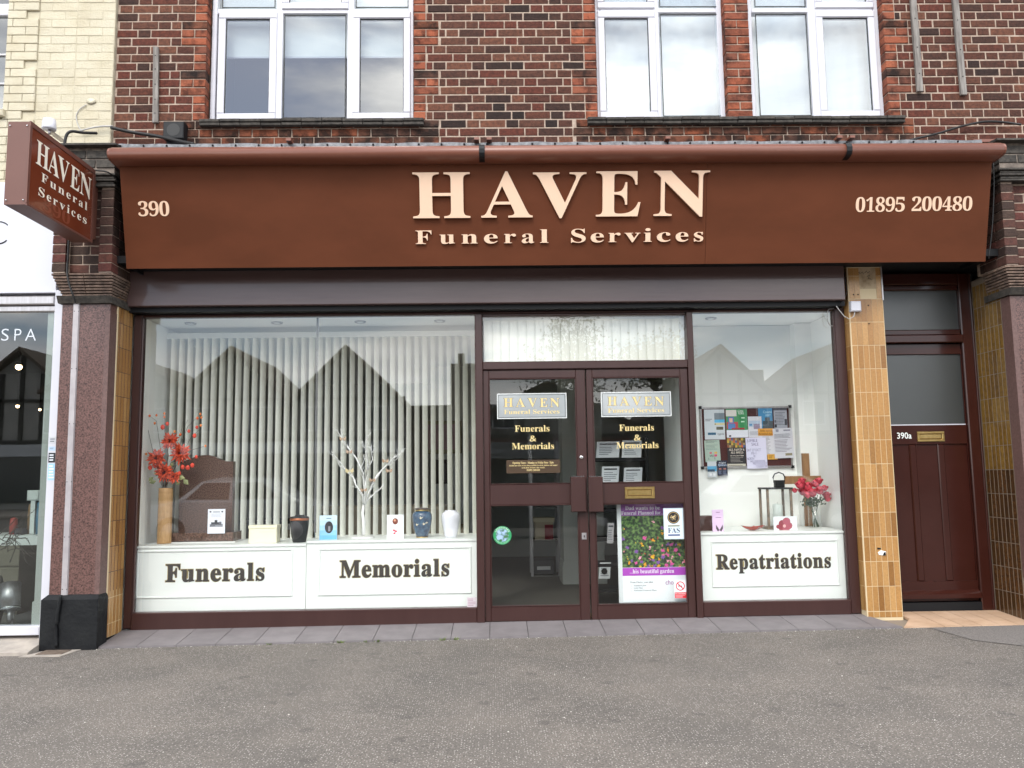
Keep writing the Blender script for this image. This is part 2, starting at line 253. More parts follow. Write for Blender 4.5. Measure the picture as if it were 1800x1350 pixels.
# ------------------------------------------------------------------ mesh helpers
class MB:
    def __init__(s): s.v = []; s.f = []; s.m = []; s.mats = []; s.sm = []
    def slot(s, m):
        if m is None: return 0
        if m not in s.mats: s.mats.append(m)
        return s.mats.index(m)
    def add(s, vs, fs, m=None, smooth=False):
        o = len(s.v); s.v += [tuple(v) for v in vs]; k = s.slot(m)
        for f in fs: s.f.append(tuple(o+i for i in f)); s.m.append(k); s.sm.append(smooth)
        return s
    def box(s, x0, x1, y0, y1, z0, z1, m=None):
        x0, x1 = min(x0, x1), max(x0, x1); y0, y1 = min(y0, y1), max(y0, y1); z0, z1 = min(z0, z1), max(z0, z1)
        v = [(x0, y0, z0), (x1, y0, z0), (x1, y1, z0), (x0, y1, z0), (x0, y0, z1), (x1, y0, z1), (x1, y1, z1), (x0, y1, z1)]
        return s.add(v, [(0, 3, 2, 1), (4, 5, 6, 7), (0, 1, 5, 4), (1, 2, 6, 5), (2, 3, 7, 6), (3, 0, 4, 7)], m)
    def bbox(s, x0, x1, y0, y1, z0, z1, b=.004, m=None):     # box with its front (-y) edges chamfered
        x0, x1 = min(x0, x1), max(x0, x1); y0, y1 = min(y0, y1), max(y0, y1); z0, z1 = min(z0, z1), max(z0, z1)
        v = [(x0, y1, z0), (x1, y1, z0), (x1, y1, z1), (x0, y1, z1), (x0, y0+b, z0), (x1, y0+b, z0), (x1, y0+b, z1), (x0, y0+b, z1),
             (x0+b, y0, z0+b), (x1-b, y0, z0+b), (x1-b, y0, z1-b), (x0+b, y0, z1-b)]
        f = [(0, 3, 2, 1), (8, 9, 10, 11)]
        for i in range(4):
            j = (i+1) % 4; f.append((4+i, 4+j, 8+j, 8+i)); f.append((i, j, 4+j, 4+i))
        return s.add(v, f, m)
    def prism(s, poly, y0, y1, m=None):           # poly: (x,z) counter-clockwise seen from -y
        n = len(poly); v = [(x, y0, z) for x, z in poly]+[(x, y1, z) for x, z in poly]
        f = [tuple(range(n)), tuple(range(2*n-1, n-1, -1))]+[(i, n+i, n+(i+1) % n, (i+1) % n) for i in range(n)]
        return s.add(v, f, m)
    def xprism(s, poly, x0, x1, m=None, smooth=False):          # poly: (y,z)
        n = len(poly); v = [(x0, y, z) for y, z in poly]+[(x1, y, z) for y, z in poly]
        f = [tuple(range(n)), tuple(range(2*n-1, n-1, -1))]+[(i, n+i, n+(i+1) % n, (i+1) % n) for i in range(n)]
        return s.add(v, f, m, smooth)
    def rect(s, P0, U, V, m=None): # flat quad
        P0, U, V = Vector(P0), Vector(U), Vector(V)
        return s.add([P0, P0+U, P0+U+V, P0+V], [(0, 1, 2, 3)], m)
    def lathe(s, prof, cx, cy, m=None, n=20, smooth=True):   # prof: (r,z) upwards
        k = len(prof); v = [(cx+r*math.cos(2*math.pi*i/n), cy+r*math.sin(2*math.pi*i/n), z) for r, z in prof for i in range(n)]
        f = [(a*n+i, a*n+(i+1) % n, (a+1)*n+(i+1) % n, (a+1)*n+i) for a in range(k-1) for i in range(n)]
        f += [tuple(range(n-1, -1, -1)), tuple((k-1)*n+i for i in range(n))]
        return s.add(v, f, m, smooth)
    def tube(s, pts, r, m=None, n=6, r1=None):
        pts = [Vector(p) for p in pts]; r1 = r if r1 is None else r1; v = []; K = len(pts)
        for i, p in enumerate(pts):
            d = (pts[min(i+1, K-1)]-pts[max(i-1, 0)]).normalized(); a = d.cross(Vector((0, 0, 1)))
            if a.length < .05: a = d.cross(Vector((1, 0, 0)))
            a.normalize(); b = d.cross(a); rr = r+(r1-r)*i/max(K-1, 1)
            v += [p+(a*math.cos(2*math.pi*j/n)+b*math.sin(2*math.pi*j/n))*rr for j in range(n)]
        f = [(i*n+j, (i+1)*n+j, (i+1)*n+(j+1) % n, i*n+(j+1) % n) for i in range(K-1) for j in range(n)]
        f += [tuple(range(n)), tuple((K-1)*n+j for j in range(n-1, -1, -1))]
        return s.add(v, f, m, True)
    def ball(s, c, r, m=None, n=8, k=6, sz=1.0):
        prof = [(max(r*math.sin(math.pi*i/k), 1e-4), c[2]-r*sz*math.cos(math.pi*i/k)) for i in range(k+1)]
        return s.lathe(prof, c[0], c[1], m, n)
    def mesh(s, name, off=(0, 0, 0)):
        me = bpy.data.meshes.new(name); ox, oy, oz = off
        me.from_pydata([(x-ox, y-oy, z-oz) for x, y, z in s.v], [], s.f)
        for m in s.mats: me.materials.append(m)
        me.polygons.foreach_set('material_index', s.m); me.polygons.foreach_set('use_smooth', s.sm); me.update(); return me
    def build(s, name, m=None, parent=None, **props):
        if m is not None and not s.mats: s.mats = [m]
        elif m is not None: s.mats[0:0] = []
        org = world_of(parent)
        if parent is None:
            xs, ys, zs = zip(*s.v); org = Vector(((min(xs)+max(xs))/2, (min(ys)+max(ys))/2, min(zs)))
        me = s.mesh(name, org)
        o = bpy.data.objects.new(name, me); COL.objects.link(o)
        if parent is None: o.location = org; ORG[o.name] = Vector(org)
        else: o.parent = parent; ORG[o.name] = Vector(org)
        for k, v_ in props.items(): o[k] = v_
        return o
ORG = {}
def world_of(p): return ORG[p.name] if p is not None else Vector((0, 0, 0))
def thing(name, label, cat, loc=(0, 0, 0), group=None, parent=None):
    o = bpy.data.objects.new(name, None); COL.objects.link(o); o.empty_display_size = .1
    if parent is None: o.location = loc; ORG[o.name] = Vector(loc)
    else: o.parent = parent; o.location = Vector(loc)-ORG[parent.name]; ORG[o.name] = Vector(loc)
    if label: o['label'] = label
    if cat: o['category'] = cat
    if group: o['group'] = group
    return o
def part(name, parent, loc=None, **k):
    o = thing(name, None, None, loc if loc is not None else ORG[parent.name], None, parent)
    for a, b in k.items(): o[a] = b
    return o
def struct(name, mb, m): return mb.build(name, m, None, kind='structure')
def place(name, me, parent, loc):
    o = bpy.data.objects.new(name, me); COL.objects.link(o); o.parent = parent; o.location = Vector(loc)-ORG[parent.name]; ORG[o.name] = Vector(loc); return o
_cache = {}
def brickmesh(dx, dy, dz, m, var, kind='brick'):
    k = (round(dx, 3), round(dy, 3), round(dz, 3), m.name, var)
    if k not in _cache:
        b = MB(); b.bbox(-dx/2, dx/2, -dy/2, dy/2, -dz/2, dz/2, .004, m)
        rr = random.Random(str(k)); w = .0022 if kind == 'brick' else .0006
        b.v = [(x+rr.uniform(-w, w), y+rr.uniform(-w, w)*.6, z+rr.uniform(-w, w)) for x, y, z in b.v]
        _cache[k] = b.mesh(kind)
    return _cache[k]
def boxmesh(dx, dy, dz, m, kind='tile'):
    k = ('b', round(dx, 4), round(dy, 4), round(dz, 4), m.name)
    if k not in _cache: _cache[k] = MB().box(-dx/2, dx/2, -dy/2, dy/2, -dz/2, dz/2, m).mesh(kind)
    return _cache[k]
# ------------------------------------------------------------------ lettering
def serif(s):
    o = ''
    for c in s:
        if 'A' <= c <= 'Z': o += chr(0x1D400+ord(c)-65)
        elif 'a' <= c <= 'z': o += chr(0x1D41A+ord(c)-97)
        elif '0' <= c <= '9': o += chr(0x1D7CE+ord(c)-48)
        else: o += c
    return o
_tc = {}
def glyphs(body, bold=True, ext=0.0, off=0.0, spacing=1.0, res=4):
    """vertices (x,y,z), faces of a text lying in the XY plane, size 1"""
    k = (body, bold, ext, off, spacing)
    if k in _tc: return _tc[k]
    c = bpy.data.curves.new('lettering', 'FONT'); c.body = serif(body) if bold else body; c.size = 1; c.extrude = ext; c.offset = off; c.space_character = spacing; c.resolution_u = res; c.fill_mode = 'BOTH' if ext else 'FRONT'
    o = bpy.data.objects.new('lettering', c); COL.objects.link(o); bpy.context.view_layer.update()
    me = bpy.data.meshes.new_from_object(o.evaluated_get(bpy.context.evaluated_depsgraph_get()))
    v = [tuple(q.co) for q in me.vertices]; f = [tuple(p.vertices) for p in me.polygons]
    bpy.data.objects.remove(o); bpy.data.curves.remove(c); bpy.data.meshes.remove(me)
    _tc[k] = (v, f); return v, f
def write(mb, body, x0, x1, zbase, ztop, frame, m, bold=True, depth=0.0, off=0.0, lift=0.0, ref=None, spacing=1.0, mirror=False):
    """fit text between x0 and x1, capitals from zbase to ztop, in frame (origin, U, V, N): U right, V up, N towards the viewer"""
    v, f = glyphs(body, bold, .5 if depth else 0, off, spacing)
    xs = [q[0] for q in v]; a, b = min(xs), max(xs)
    rv = glyphs(ref or 'H', bold, 0, 0)[0]; cap = max(q[1] for q in rv)
    O, U, V_, N_ = frame; sx = (x1-x0)/(b-a); sy = (ztop-zbase)/cap
    if mirror: f = [tuple(reversed(q)) for q in f]
    out = []
    for x, y, z in v:
        X = x0+(x-a)*sx if not mirror else x1-(x-a)*sx
        out.append(O+U*X+V_*(zbase+y*sy)+N_*(lift+(z+.5)*depth if depth else lift))
    mb.add(out, f, m); return mb
def FR(y): return (Vector((0, y, 0)), Vector((1, 0, 0)), Vector((0, 0, 1)), Vector((0, -1, 0)))
def lines(mb, x0, x1, z0, z1, n, y, m, seed=1, h=.45, ragged=.35):   # rows of small print
    rr = random.Random(seed); st = (z1-z0)/n
    for i in range(n):
        z = z1-(i+.5)*st; e_ = x1-(x1-x0)*rr.uniform(0, ragged)
        mb.rect((x0, y, z-st*h/2), (e_-x0, 0, 0), (0, 0, st*h), m)

# =================================================================== GROUND
def gz(x): return -.02+.0075*(x+3.07)
b = MB(); b.rect((-250, -250, -.14), (500, 0, 0), (0, 500, 0)); struct('ground', b, M['asphalt'])
b = MB()
nx = 24
for i in range(nx):
    x0 = -9+i*.75; x1 = x0+.75
    b.add([(x0, -9.5, gz(x0)-.012), (x1, -9.5, gz(x1)-.012), (x1, -.30, gz(x1)), (x0, -.30, gz(x0)), (x0, -9.5, -.5), (x1, -9.5, -.5)], [(0, 1, 2, 3), (4, 5, 1, 0)])
struct('pavement', b, M['asphalt'])
b = MB()
for i in range(20): b.box(-9+i*.915, -9+i*.915+.905, -9.63, -9.505, -.3, gz(-9+i*.9)-.008)
struct('kerb', b, M['palestone'])
# patched asphalt at the right
b = MB(); z_ = gz(4)+.004
b.add([(3.35, -.75, z_), (3.6, -1.25, z_+.001), (4.3, -1.75, z_+.004), (9, -2.0, gz(9)+.004), (9, -.46, gz(9)+.006), (3.3, -.46, gz(3.3)+.006)], [(0, 1, 2, 3, 4, 5)])
patch = mat('darker_asphalt_patch', (.10, .092, .086), .85, .3, col2=(.22, .20, .187), nscale=110, bump=.5, bscale=140)
# =================================================================== THE SHOP BUILDING
SH = thing('shop_building', 'dark brick shop building with brown shopfront between two red granite pillars', 'building', (.6, .2, 0))
WY = -.10                                # face of the upper brick wall
C_ = .0757; Z0 = 4.329                  # one brick course, a bed joint
openings = [(-2.475, -.675, 4.33), (.925, 2.072, 4.33), (2.285, 3.49, 4.33)]
ZT = 6.2
wall = part('wall', SH, (0, WY, 3.9))
bk = MB(); xs = [-3.255]
for a, c, z in openings: xs += [a-.006, c+.006]
xs.append(6.5)
for i in range(0, len(xs), 2): bk.box(xs[i], xs[i+1], WY+.005, WY+.32, 3.9, ZT)
for a, c, z in openings: bk.box(a-.006, c+.006, WY+.005, WY+.32, 3.9, 4.32)
bk.build('mortar_bed', M['mortar'], wall)
bricks = []
def brick_run(z0, z1, a, c, off, cls, extra=0):
    """Flemish bond between a and c"""
    x = a-(off % .3375); k = 0
    seq = [.215, .1025]
    while x < c-.02:
        L_ = seq[k % 2]; xa, xb = max(x, a), min(x+L_, c)
        if c-(xb+.010) < .05: xb = c
        if xb-xa > .035: bricks.append((xa, xb, z0, z1, cls, extra))
        x = xb+.0115; k += 1
        if xb >= c: break
r_ = -5
while Z0+C_*(r_) < ZT-.08:
    z0 = Z0+C_*(r_-1)+.0058; z1 = Z0+C_*r_-.0058; wide = r_ >= 1 and ((r_-1)//3) % 2 == 1
    def quoin(a, c, flip, row):
        if not wide: bricks.append((a, c, z0, z1, 'red', .004)); return
        m_ = (row-1) % 3
        if m_ == 1: mid = (a+c)/2; bricks.append((a, mid-.005, z0, z1, 'red', .004)); bricks.append((mid+.005, c, z0, z1, 'red', .004))
        else: bricks.append((a, c, z0, z1, 'red' if m_ == 0 else 'mix', .004))
    q = .215 if wide else .1025
    if r_ >= 1:
        segs = [(-3.25, openings[0][0]-q-.01), (openings[0][1]+q+.01, openings[1][0]-q-.01), (openings[2][1]+q+.01, 6.5)]
        quoin(openings[0][0]-q, openings[0][0], 0, r_); quoin(openings[0][1], openings[0][1]+q, 1, r_); quoin(openings[1][0]-q, openings[1][0], 0, r_); quoin(openings[2][1], openings[2][1]+q, 1, r_)
        pa, pc = openings[1][1], openings[2][0]
        if r_ % 2: bricks.append((pa, pc, z0, z1, 'red', .004))
        else: mid = (pa+pc)/2; bricks.append((pa, mid-.005, z0, z1, 'red', .004)); bricks.append((mid+.005, pc, z0, z1, 'red', .004))
    else: segs = [(-3.25, -2.70), (-.45, .70), (3.71, 6.5)]
    for k, (a, c) in enumerate(segs):
        brick_run(z0, z1, a, c, (.045 if r_ % 2 else .21)+.12*k, 'dark')
    if r_ < 1:
        for a, c in ((-2.69, -.46), (.71, 3.70)): brick_run(z0, z1, a, c, .05 if r_ % 2 else .2, 'mix', .006)
    r_ += 1
def seen(q):
    x = (q[0]+q[1])/2; z = (q[2]+q[3])/2
    d = Vector((x, WY, z))-CAM; dep = d.dot(fwd); u = 900+FPX*d.dot(rt)/dep; v = 675-FPX*d.dot(up)/dep
    if not (0 < u < 1800 and 0 < v < 1350): return -1
    if z < 4.06: return -1
    return (q[1]-q[0])
bricks.sort(key=lambda q: -seen(q))
cl = {'dark': M['brick'], 'red': M['redbrick'], 'mix': M['mixbrick']}
infill = MB()
for i, q in enumerate(bricks):
    xa, xb, za, zb, cls, ex = q
    jx = rnd.uniform(-.0015, .0015); jy = rnd.uniform(-.002, .002)-ex
    if i < 255 and seen(q) > 0:
        place('brick', brickmesh(xb-xa, .10, zb-za, cl[cls], rnd.randrange(3)), wall, ((xa+xb)/2+jx, WY+.05+jy, (za+zb)/2))
    else: infill.bbox(xa+jx, xb+jx, WY+jy, WY+.1+jy, za, zb, .004, cl[cls])
infill.build('smaller_bricks', None, wall, kind='stuff')
# first floor windows
def upvc_window(x0, x1, z0, lights, label):
    """lights: list of (xa, xb, kind) kind s = sash, f = fixed; z1 top beyond the frame of the photo"""
    y = -.012; z1 = 5.95; zt = 5.36
    w = part('window', SH, ((x0+x1)/2, y, z0)); w['label'] = label
    f = MB(); t = .045
    f.bbox(x0, x1, y, y+.07, z0, z0+t, .008); f.bbox(x0, x1, y, y+.07, z1-t, z1, .008)
    f.bbox(x0, x0+t, y+.001, y+.07, z0+t, z1-t, .006); f.bbox(x1-t, x1, y+.001, y+.07, z0+t, z1-t, .006)
    f.bbox(x0+t, x1-t, y+.002, y+.07, zt, zt+.045, .006)
    for (xa, xb, k), (xc, xd, k2) in zip(lights[:-1], lights[1:]): f.bbox(xb-.001, xc+.001, y+.003, y+.07, z0+t, z1-t, .006)
    f.build('frame', M['upvc'], w)
    for xa, xb, k in lights:
        for za, zb, kk in ((z0+t, zt, k[0]), (zt+.045, z1-t, k[1])):
            s_ = .052 if kk == 's' else .012
            if kk == 's':
                s = MB(); yy = y-.014; p_ = .010
                s.bbox(xa-p_, xb+p_, yy, y+.05, za-p_, za+s_, .008); s.bbox(xa-p_, xb+p_, yy, y+.05, zb-s_, zb+p_, .008)
                s.bbox(xa-p_, xa+s_, yy+.001, y+.05, za+s_, zb-s_, .006); s.bbox(xb-s_, xb+p_, yy+.001, y+.05, za+s_, zb-s_, .006); s.build('sash', M['upvc'], w)
            g = MB(); g.box(xa+s_-.004, xb-s_+.004, y+.012, y+.022, za+s_-.004, zb-s_+.004); g.build('pane', M['dgu'], w)
            gk = MB(); i_ = .006; xa_, xb_, za_, zb_ = xa+s_, xb-s_, za+s_, zb-s_; yy = y+.004
            gk.box(xa_, xb_, yy, yy+.006, za_, za_+i_); gk.box(xa_, xb_, yy, yy+.006, zb_-i_, zb_); gk.box(xa_, xa_+i_, yy, yy+.006, za_+i_, zb_-i_); gk.box(xb_-i_, xb_, yy, yy+.006, za_+i_, zb_-i_)
            gk.build('gasket', M['gasket'], w)
    return w
X = lambda px, py=120: at(px, py, -.01)[0]
upvc_window(-2.465, -.685, 4.335, [(X(385), X(484), 'sf'), (X(496), X(610), 'fs'), (X(622), X(720), 'sf')], 'three light white window left of the wall battens')
upvc_window(.935, 2.075, 4.335, [(X(1054), X(1152), 'ss'), (X(1161), X(1268), 'ff')], 'two light white window right of the long brick panel')
upvc_window(2.30, 3.495, 4.335, [(X(1330), X(1425), 'ff'), (X(1440), X(1540), 'ss')], 'two light white window beside the pair of battens')
# rooms behind the upper windows, roller blind of the left one
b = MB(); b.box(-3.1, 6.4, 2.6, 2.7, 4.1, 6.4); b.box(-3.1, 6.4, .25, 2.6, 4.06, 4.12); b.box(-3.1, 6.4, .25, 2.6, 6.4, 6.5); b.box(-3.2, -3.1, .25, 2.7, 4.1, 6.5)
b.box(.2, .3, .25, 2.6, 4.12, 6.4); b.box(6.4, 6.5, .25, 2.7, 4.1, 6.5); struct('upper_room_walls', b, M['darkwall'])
rb = thing('roller_blind', 'pale roller blind pulled part way down inside the three light upper window', 'blind', (-1.57, .12, 5.0))
b = MB(); b.box(-2.45, -.70, .115, .118, 5.02, 5.9); b.build('fabric', M['wallwhite'], rb); b = MB(); b.box(-2.45, -.70, .108, .122, 5.005, 5.02); b.build('bottom_bar', M['upvc'], rb)
for xa, xb, lab in ((.95, 2.06, 'flat white net curtain standing in for mirrored sky in the two light window nearer the middle'), (2.31, 3.48, 'flat white net curtain standing in for mirrored sky in the rightmost upper window')):
    b = MB(); n = 60
    v = []
    for i in range(n+1):
        x = xa+(xb-xa)*i/n; y = .16+.004*math.sin(i*.9)+.003*math.sin(i*.37); v += [(x, y, 4.36), (x, y, 5.9)]
    b.add(v, [(2*i, 2*i+2, 2*i+3, 2*i+1) for i in range(n)], None, True)
    o = b.build('net_curtain', mat('net_fabric', (.9, .9, .9), .9), None); o['label'] = lab; o['category'] = 'curtain'; o['group'] = 'net curtains in the upper windows'  # curtain made white and nearly flat, to stand in for sky mirrored in the panes
# sill tiles under the upper windows
for xa, xb, lab in ((-2.50, -.585, 'left sill'), (.83, 3.60, 'long sill')):
    s = part('window_sill', SH, ((xa+xb)/2, -.14, 4.27)); n = int((xb-xa)/.16); w_ = (xb-xa)/n
    for i in range(n):
        for lay in (0, 1):
            o = place('tile', brickmesh(w_-.004, .17, .026, M['slate'], rnd.randrange(3), 'tile'), s, (xa+(i+.5+.0)*w_, -.075-.012*lay+rnd.uniform(-.003, .003), 4.281+.029*lay+rnd.uniform(-.002, .002)))
            o.rotation_euler = (R(4), 0, rnd.uniform(-.01, .01))
# lead flashing over the awning
b = MB(); n = 70; v = []
for i in range(n+1):
    x = -3.10+(4.05+3.10)*i/n; d = .006*math.sin(i*1.9)+.004*math.sin(i*.8)
    v += [(x, -.108, 4.035+d), (x, -.125, 4.010+d*.6), (x, -.49, 3.960+d*.6), (x, -.50, 3.920+d*.3)]
b.add(v, [(4*i+k, 4*i+4+k, 4*i+5+k, 4*i+1+k) for i in range(n) for k in range(3)], None, False)
lf = b.build('lead_flashing', M['lead'], SH)
b = MB()
for i in range(38): b.ball((-3.0+i*.185, -.502, 3.942), .009, None, 6, 4)
b.build('flashing_nails', M['black'], lf)
# ---------------- pillars: granite + creasing + brick
def brick_stack(par, x0, x1, yf, za, zb, strip=True, ret=None):
    z = za; k = 0
    while z+.0757 <= zb+.02:
        zc = z+.0378
        segs = [(x0, x0+.105, 0), (x1-.105, x1, 0)]
        a, c = x0+.115, x1-.115
        if k % 2: mid = a+(c-a)*.42; segs += [(a, mid-.005, .05), (mid+.005, c, .05)]
        else: mid = a+(c-a)*.66; segs += [(a, mid-.005, .05), (mid+.005, c, .05)]
        for xa, xb, in_ in segs:
            place('brick', brickmesh(xb-xa, .12, .066, M['pillarbrick'], rnd.randrange(3)), par, ((xa+xb)/2, yf+.06+in_+rnd.uniform(-.002, .002), zc))
        if ret:          # bricks of the inner side face
            xf, sgn = ret; y = yf+.125 if k % 2 else yf+.125
            ls = [.1025, .13] if k % 2 else [.17, .06]
            for L_ in ls:
                place('brick', boxmesh(.06, L_, .066, M['pillarbrick'], 'brick'), par, (xf-sgn*.03+rnd.uniform(-.001, .001), y+L_/2, zc)); y += L_+.01
        z += .0757; k += 1
def pillar(xa, xb, yf, inner, label, gran_lo, sign_side):
    p = part('pillar', SH, ((xa+xb)/2, yf, 0)); p['label'] = label
    g = MB(); g.bbox(xa+.002, xb, yf, .0, .385, 2.662, .004); g.build('granite_facing', M['granite'], p)
    pl = MB(); pl.v = []; ch = .02
    pa_, pb_ = (xa-.03, xb+.018) if inner > 0 else (xa+.02, xb+.03); py_ = -.30; pl.box(pa_, pb_, yf-.045, py_, -.25, .355); pl.add([(pa_, yf-.045, .3551), (pb_, yf-.045, .3551), (pb_, py_, .3551), (pa_, py_, .3551), (pa_+.03, yf-.005, .388), (pb_-.015, yf-.005, .388), (pb_-.015, py_, .388), (pa_+.03, py_, .388)], [(0, 1, 5, 4), (1, 2, 6, 5), (2, 3, 7, 6), (3, 0, 4, 7), (4, 5, 6, 7)])
    pl.build('black_plinth', M['blackplinth'], p)
    ld = MB(); ld.xprism([(yf-.025, 2.664), (-.1, 2.664), (-.1, 2.72), (yf-.055, 2.72)], xa-.02, xb+.02); ld.build('stone_ledge', M['slate'], p)
    z = 2.722
    for k in range(8):
        gfl = .010+.0085*k
        for (ta, tb) in ((xa-gfl+.01, xa+.19), (xa+.194, xb+gfl*.6)):
            place('tile', brickmesh(tb-ta, .32, .0165, M['creasing'], rnd.randrange(3), 'tile'), p, ((ta+tb)/2, yf-gfl*1.0+.16, z+.010))
        z += .0225
    zb0 = z+.002; X0, X1 = xa-.055, xb+.03
    core = MB(); core.box(X0+.006, X1-.006, yf-.05, -.08, 2.7, 3.62); core.box(X0+.112, X1-.112, yf-.05+.0, yf-.049, 2.9, 3.0)
    core = MB(); core.box(X0+.008, X0+.1, yf-.070, -.08, zb0-.004, 3.60); core.box(X1-.1, X1-.006, yf-.070, -.08, zb0-.004, 3.60); core.box(X0+.1, X1-.1, yf-.022, -.08, zb0-.004, 3.60); core.box(xa+.02, xb-.02, yf+.02, -.08, 2.72, zb0-.004)
    core.build('mortar_bed', M['mortar'], p)
    brick_stack(p, X0, X1, yf-.078, zb0, 3.60, ret=(X1 if inner > 0 else X0, inner))
    z = 3.605
    for k in range(5):
        pr = .0 if k % 2 else .014
        place('tile', brickmesh(X1-X0+2*pr, .38, .018, M['slate'], k % 3, 'tile'), p, ((X0+X1)/2, yf-.09-pr+.19, z)); z += .0235
    cm = MB(); cm.box(X0+.008, X1-.008, yf-.075, -.08, 3.60, 3.93); cm.build('sooty_mortar_bed', M['darkmortar'], p)
    z = 3.760
    for k in range(2):
        n = 3 if k == 0 else 2; w_ = (X1-X0-.01*(n-1))/n
        for i in range(n): place('brick', brickmesh(w_, .36, .066, M['slate'], rnd.randrange(3)), p, (X0+w_/2+i*(w_+.01), yf-.085+.18, z+.033))
        z += .0757
    cp = MB(); cp.xprism([(yf-.15, 3.925), (-.1, 3.925), (-.1, 4.0), (yf-.15, 3.94)], X0-.04, X1+.03); cp.build('coping', M['slate'], p)
    return p
PL = pillar(-3.45, -3.066, -.42, 1, 'left brick and granite pillar beside the spa front', .385, 1)
PR = pillar(4.226, 4.62, -.42, -1, 'right brick and granite pillar beside the flat door', .385, -1)
def edge_strip(px0): pass
b = MB(); b.box(-3.10, -3.062, -.424, -.30, .386, 2.60); b.build('granite_edging', mat('brown_granite_edging', (.10, .055, .048), .5, .5, col2=(.15, .085, .075), nscale=60), PL)
b = MB(); b.box(4.222, 4.262, -.424, -.30, .386, 2.655); b.build('granite_edging', MATS['brown_granite_edging'], PR)
# glazed tile fields; xf is the face plane for reveals
def tiles_reveal(par, x, sgn, ya, yb, za, zb, n, ms, h=.2005, zlow=None):
    w_ = (yb-ya)/n; z = zb
    while z > za+.03:
        zl = max(z-h, za); m_ = ms(z)
        for i in range(n): place('tile', boxmesh(.010, w_-.012, z-zl-.006, m_), par, (x-sgn*.0030+rnd.uniform(-.0004, .0004), ya+(i+.5)*w_, (z+zl)/2))
        z -= h
lr = part('tiled_reveal', SH, (-3.07, -.2, .05)); lr['label'] = 'ochre tiled return beside the left shop window'
b = MB(); b.box(-3.16, -3.0665, -.295, -.0, .03, 2.95); b.build('grout_bed', M['grout'], lr)
tiles_reveal(lr, -3.066, 1, -.29, -.004, .03, 2.94, 5, lambda z: M['gold'])
b = MB(); b.bbox(-3.075, -3.058, -.305, -.288, .03, 2.7, .003); b.build('edge_bead', M['grout'], lr)
rr_ = part('tiled_reveal', SH, (4.22, -.2, .05)); rr_['label'] = 'olive and brown tiled return beside the flat door'
b = MB(); b.box(4.2265, 4.3, -.30, .22, .02, 2.9); b.build('grout_bed', M['browngrout'], rr_)
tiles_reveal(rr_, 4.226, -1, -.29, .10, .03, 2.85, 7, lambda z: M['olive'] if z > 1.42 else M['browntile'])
tp = part('tiled_pilaster', SH, (3.18, -.1, .04)); tp['label'] = 'ochre tiled pilaster between shop window and flat door'
b = MB(); b.box(3.0325, 3.325, -.1000, .22, .03, 3.0); b.box(3.325, 3.332, -.094, -.03, .03, 3.0); b.build('grout_bed', M['grout'], tp)
w6 = (3.325-3.040)/6; z = .105; h6 = .2005
for i in range(6): place('tile', boxmesh(w6-.004, .012, .045, M['gold']), tp, (3.040+(i+.5)*w6, -.096, .078))
k = 0
while z < 2.97:
    zt_ = min(z+h6, 2.985)
    for i in range(6):
        if z > 2.65 and 2 <= i <= 4 and zt_ > 2.8: continue
        place('tile', boxmesh(w6-(.004 if z < 2.2 else .002), .012, zt_-z-.005, M['gold']), tp, (3.040+(i+.5)*w6, -.096+rnd.uniform(-.001, .001), (z+zt_)/2))
    for i in range(2): place('tile', boxmesh(.012, .042, zt_-z-.005, M['gold']), tp, (3.036, -.068+i*.046, (z+zt_)/2))
    z += h6; k += 1
b = MB(); b.box(3.13, 3.30, -.101, -.09, 2.80, 2.985); b.build('bare_board_patch', mat('stained_board', (.45, .34, .22), .8, col2=(.25, .17, .09), nscale=14, nlo=.45, nhi=.75), tp)
b = MB()
for st in (((1509, 480), (1512, 477), (1510, 482), (1516, 478), (1518, 482)), ((1520, 480), (1523, 476), (1525, 480), (1529, 477)), ((1524, 486), (1529, 483), (1526, 489), (1532, 491))): b.tube([at3(px, py, -.1015) for px, py in st], .0022, None, 4)
b.build('pencil_scrawl', M['ink'], tp)
b = MB(); b.box(3.322, 3.334, -.108, -.092, 2.70, 3.0); b.build('edge_bead', M['alu'], tp)
for px, py in ((1500+0, 518), (1508, 518), (1526, 537), (1527, 569)):
    x, z = at(px, py, -.1); b = MB(); b.lathe([(.006, 0), (.006, .003)], 0, 0, None, 8); b.v = [(x+p[0], -.104-p[2], z+p[1]) for p in b.v]; b.build('screw_hole', M['black'], tp)
x, z = at(1547, 972, -.1)
b = MB(); b.prism([(x-.012, z-.015), (x+.045, z-.022), (x+.048, z+.012), (x+.005, z+.022), (x-.02, z+.005)], -.106, -.1022, M['white']); b.prism([(x-.022, z+.03), (x+.008, z+.03), (x+.008, z+.04), (x-.022, z+.045)], -.1052, -.1022, M['black']); b.prism([(x+.018, z-.02), (x+.045, z-.02), (x+.043, z+.008), (x+.03, z+.004)], -.108, -.106, M['black']); b.build('torn_sticker', None, tp)
# =================================================================== FASCIA, AWNING, LINTEL
FB, FT = (-.43, 2.945), (-.640, 3.80)
vv = Vector((0, FT[0]-FB[0], FT[1]-FB[1])).normalized(); nn = Vector((1, 0, 0)).cross(vv)
FO = Vector((0, FB[0], FB[1])); nn = Vector((0, -vv.z, vv.y)) if True else nn
nn = vv.cross(Vector((1, 0, 0))) if vv.cross(Vector((1, 0, 0))).y < 0 else Vector((1, 0, 0)).cross(vv)
FF = (FO, Vector((1, 0, 0)), vv, nn)
def onf(px, py):
    d = ray(px, py); t = (FO-CAM).dot(nn)/d.dot(nn); p = CAM+d*t; return p.x, (p-FO).dot(vv)
FA = thing('fascia_sign', 'wide brown shop fascia with raised cream HAVEN lettering above the shopfront', 'sign', (.55, -.4, 2.945))
ds = [FO+nn*0, ]
b = MB(); Lf = (Vector((0, FT[0], FT[1]))-FO).length
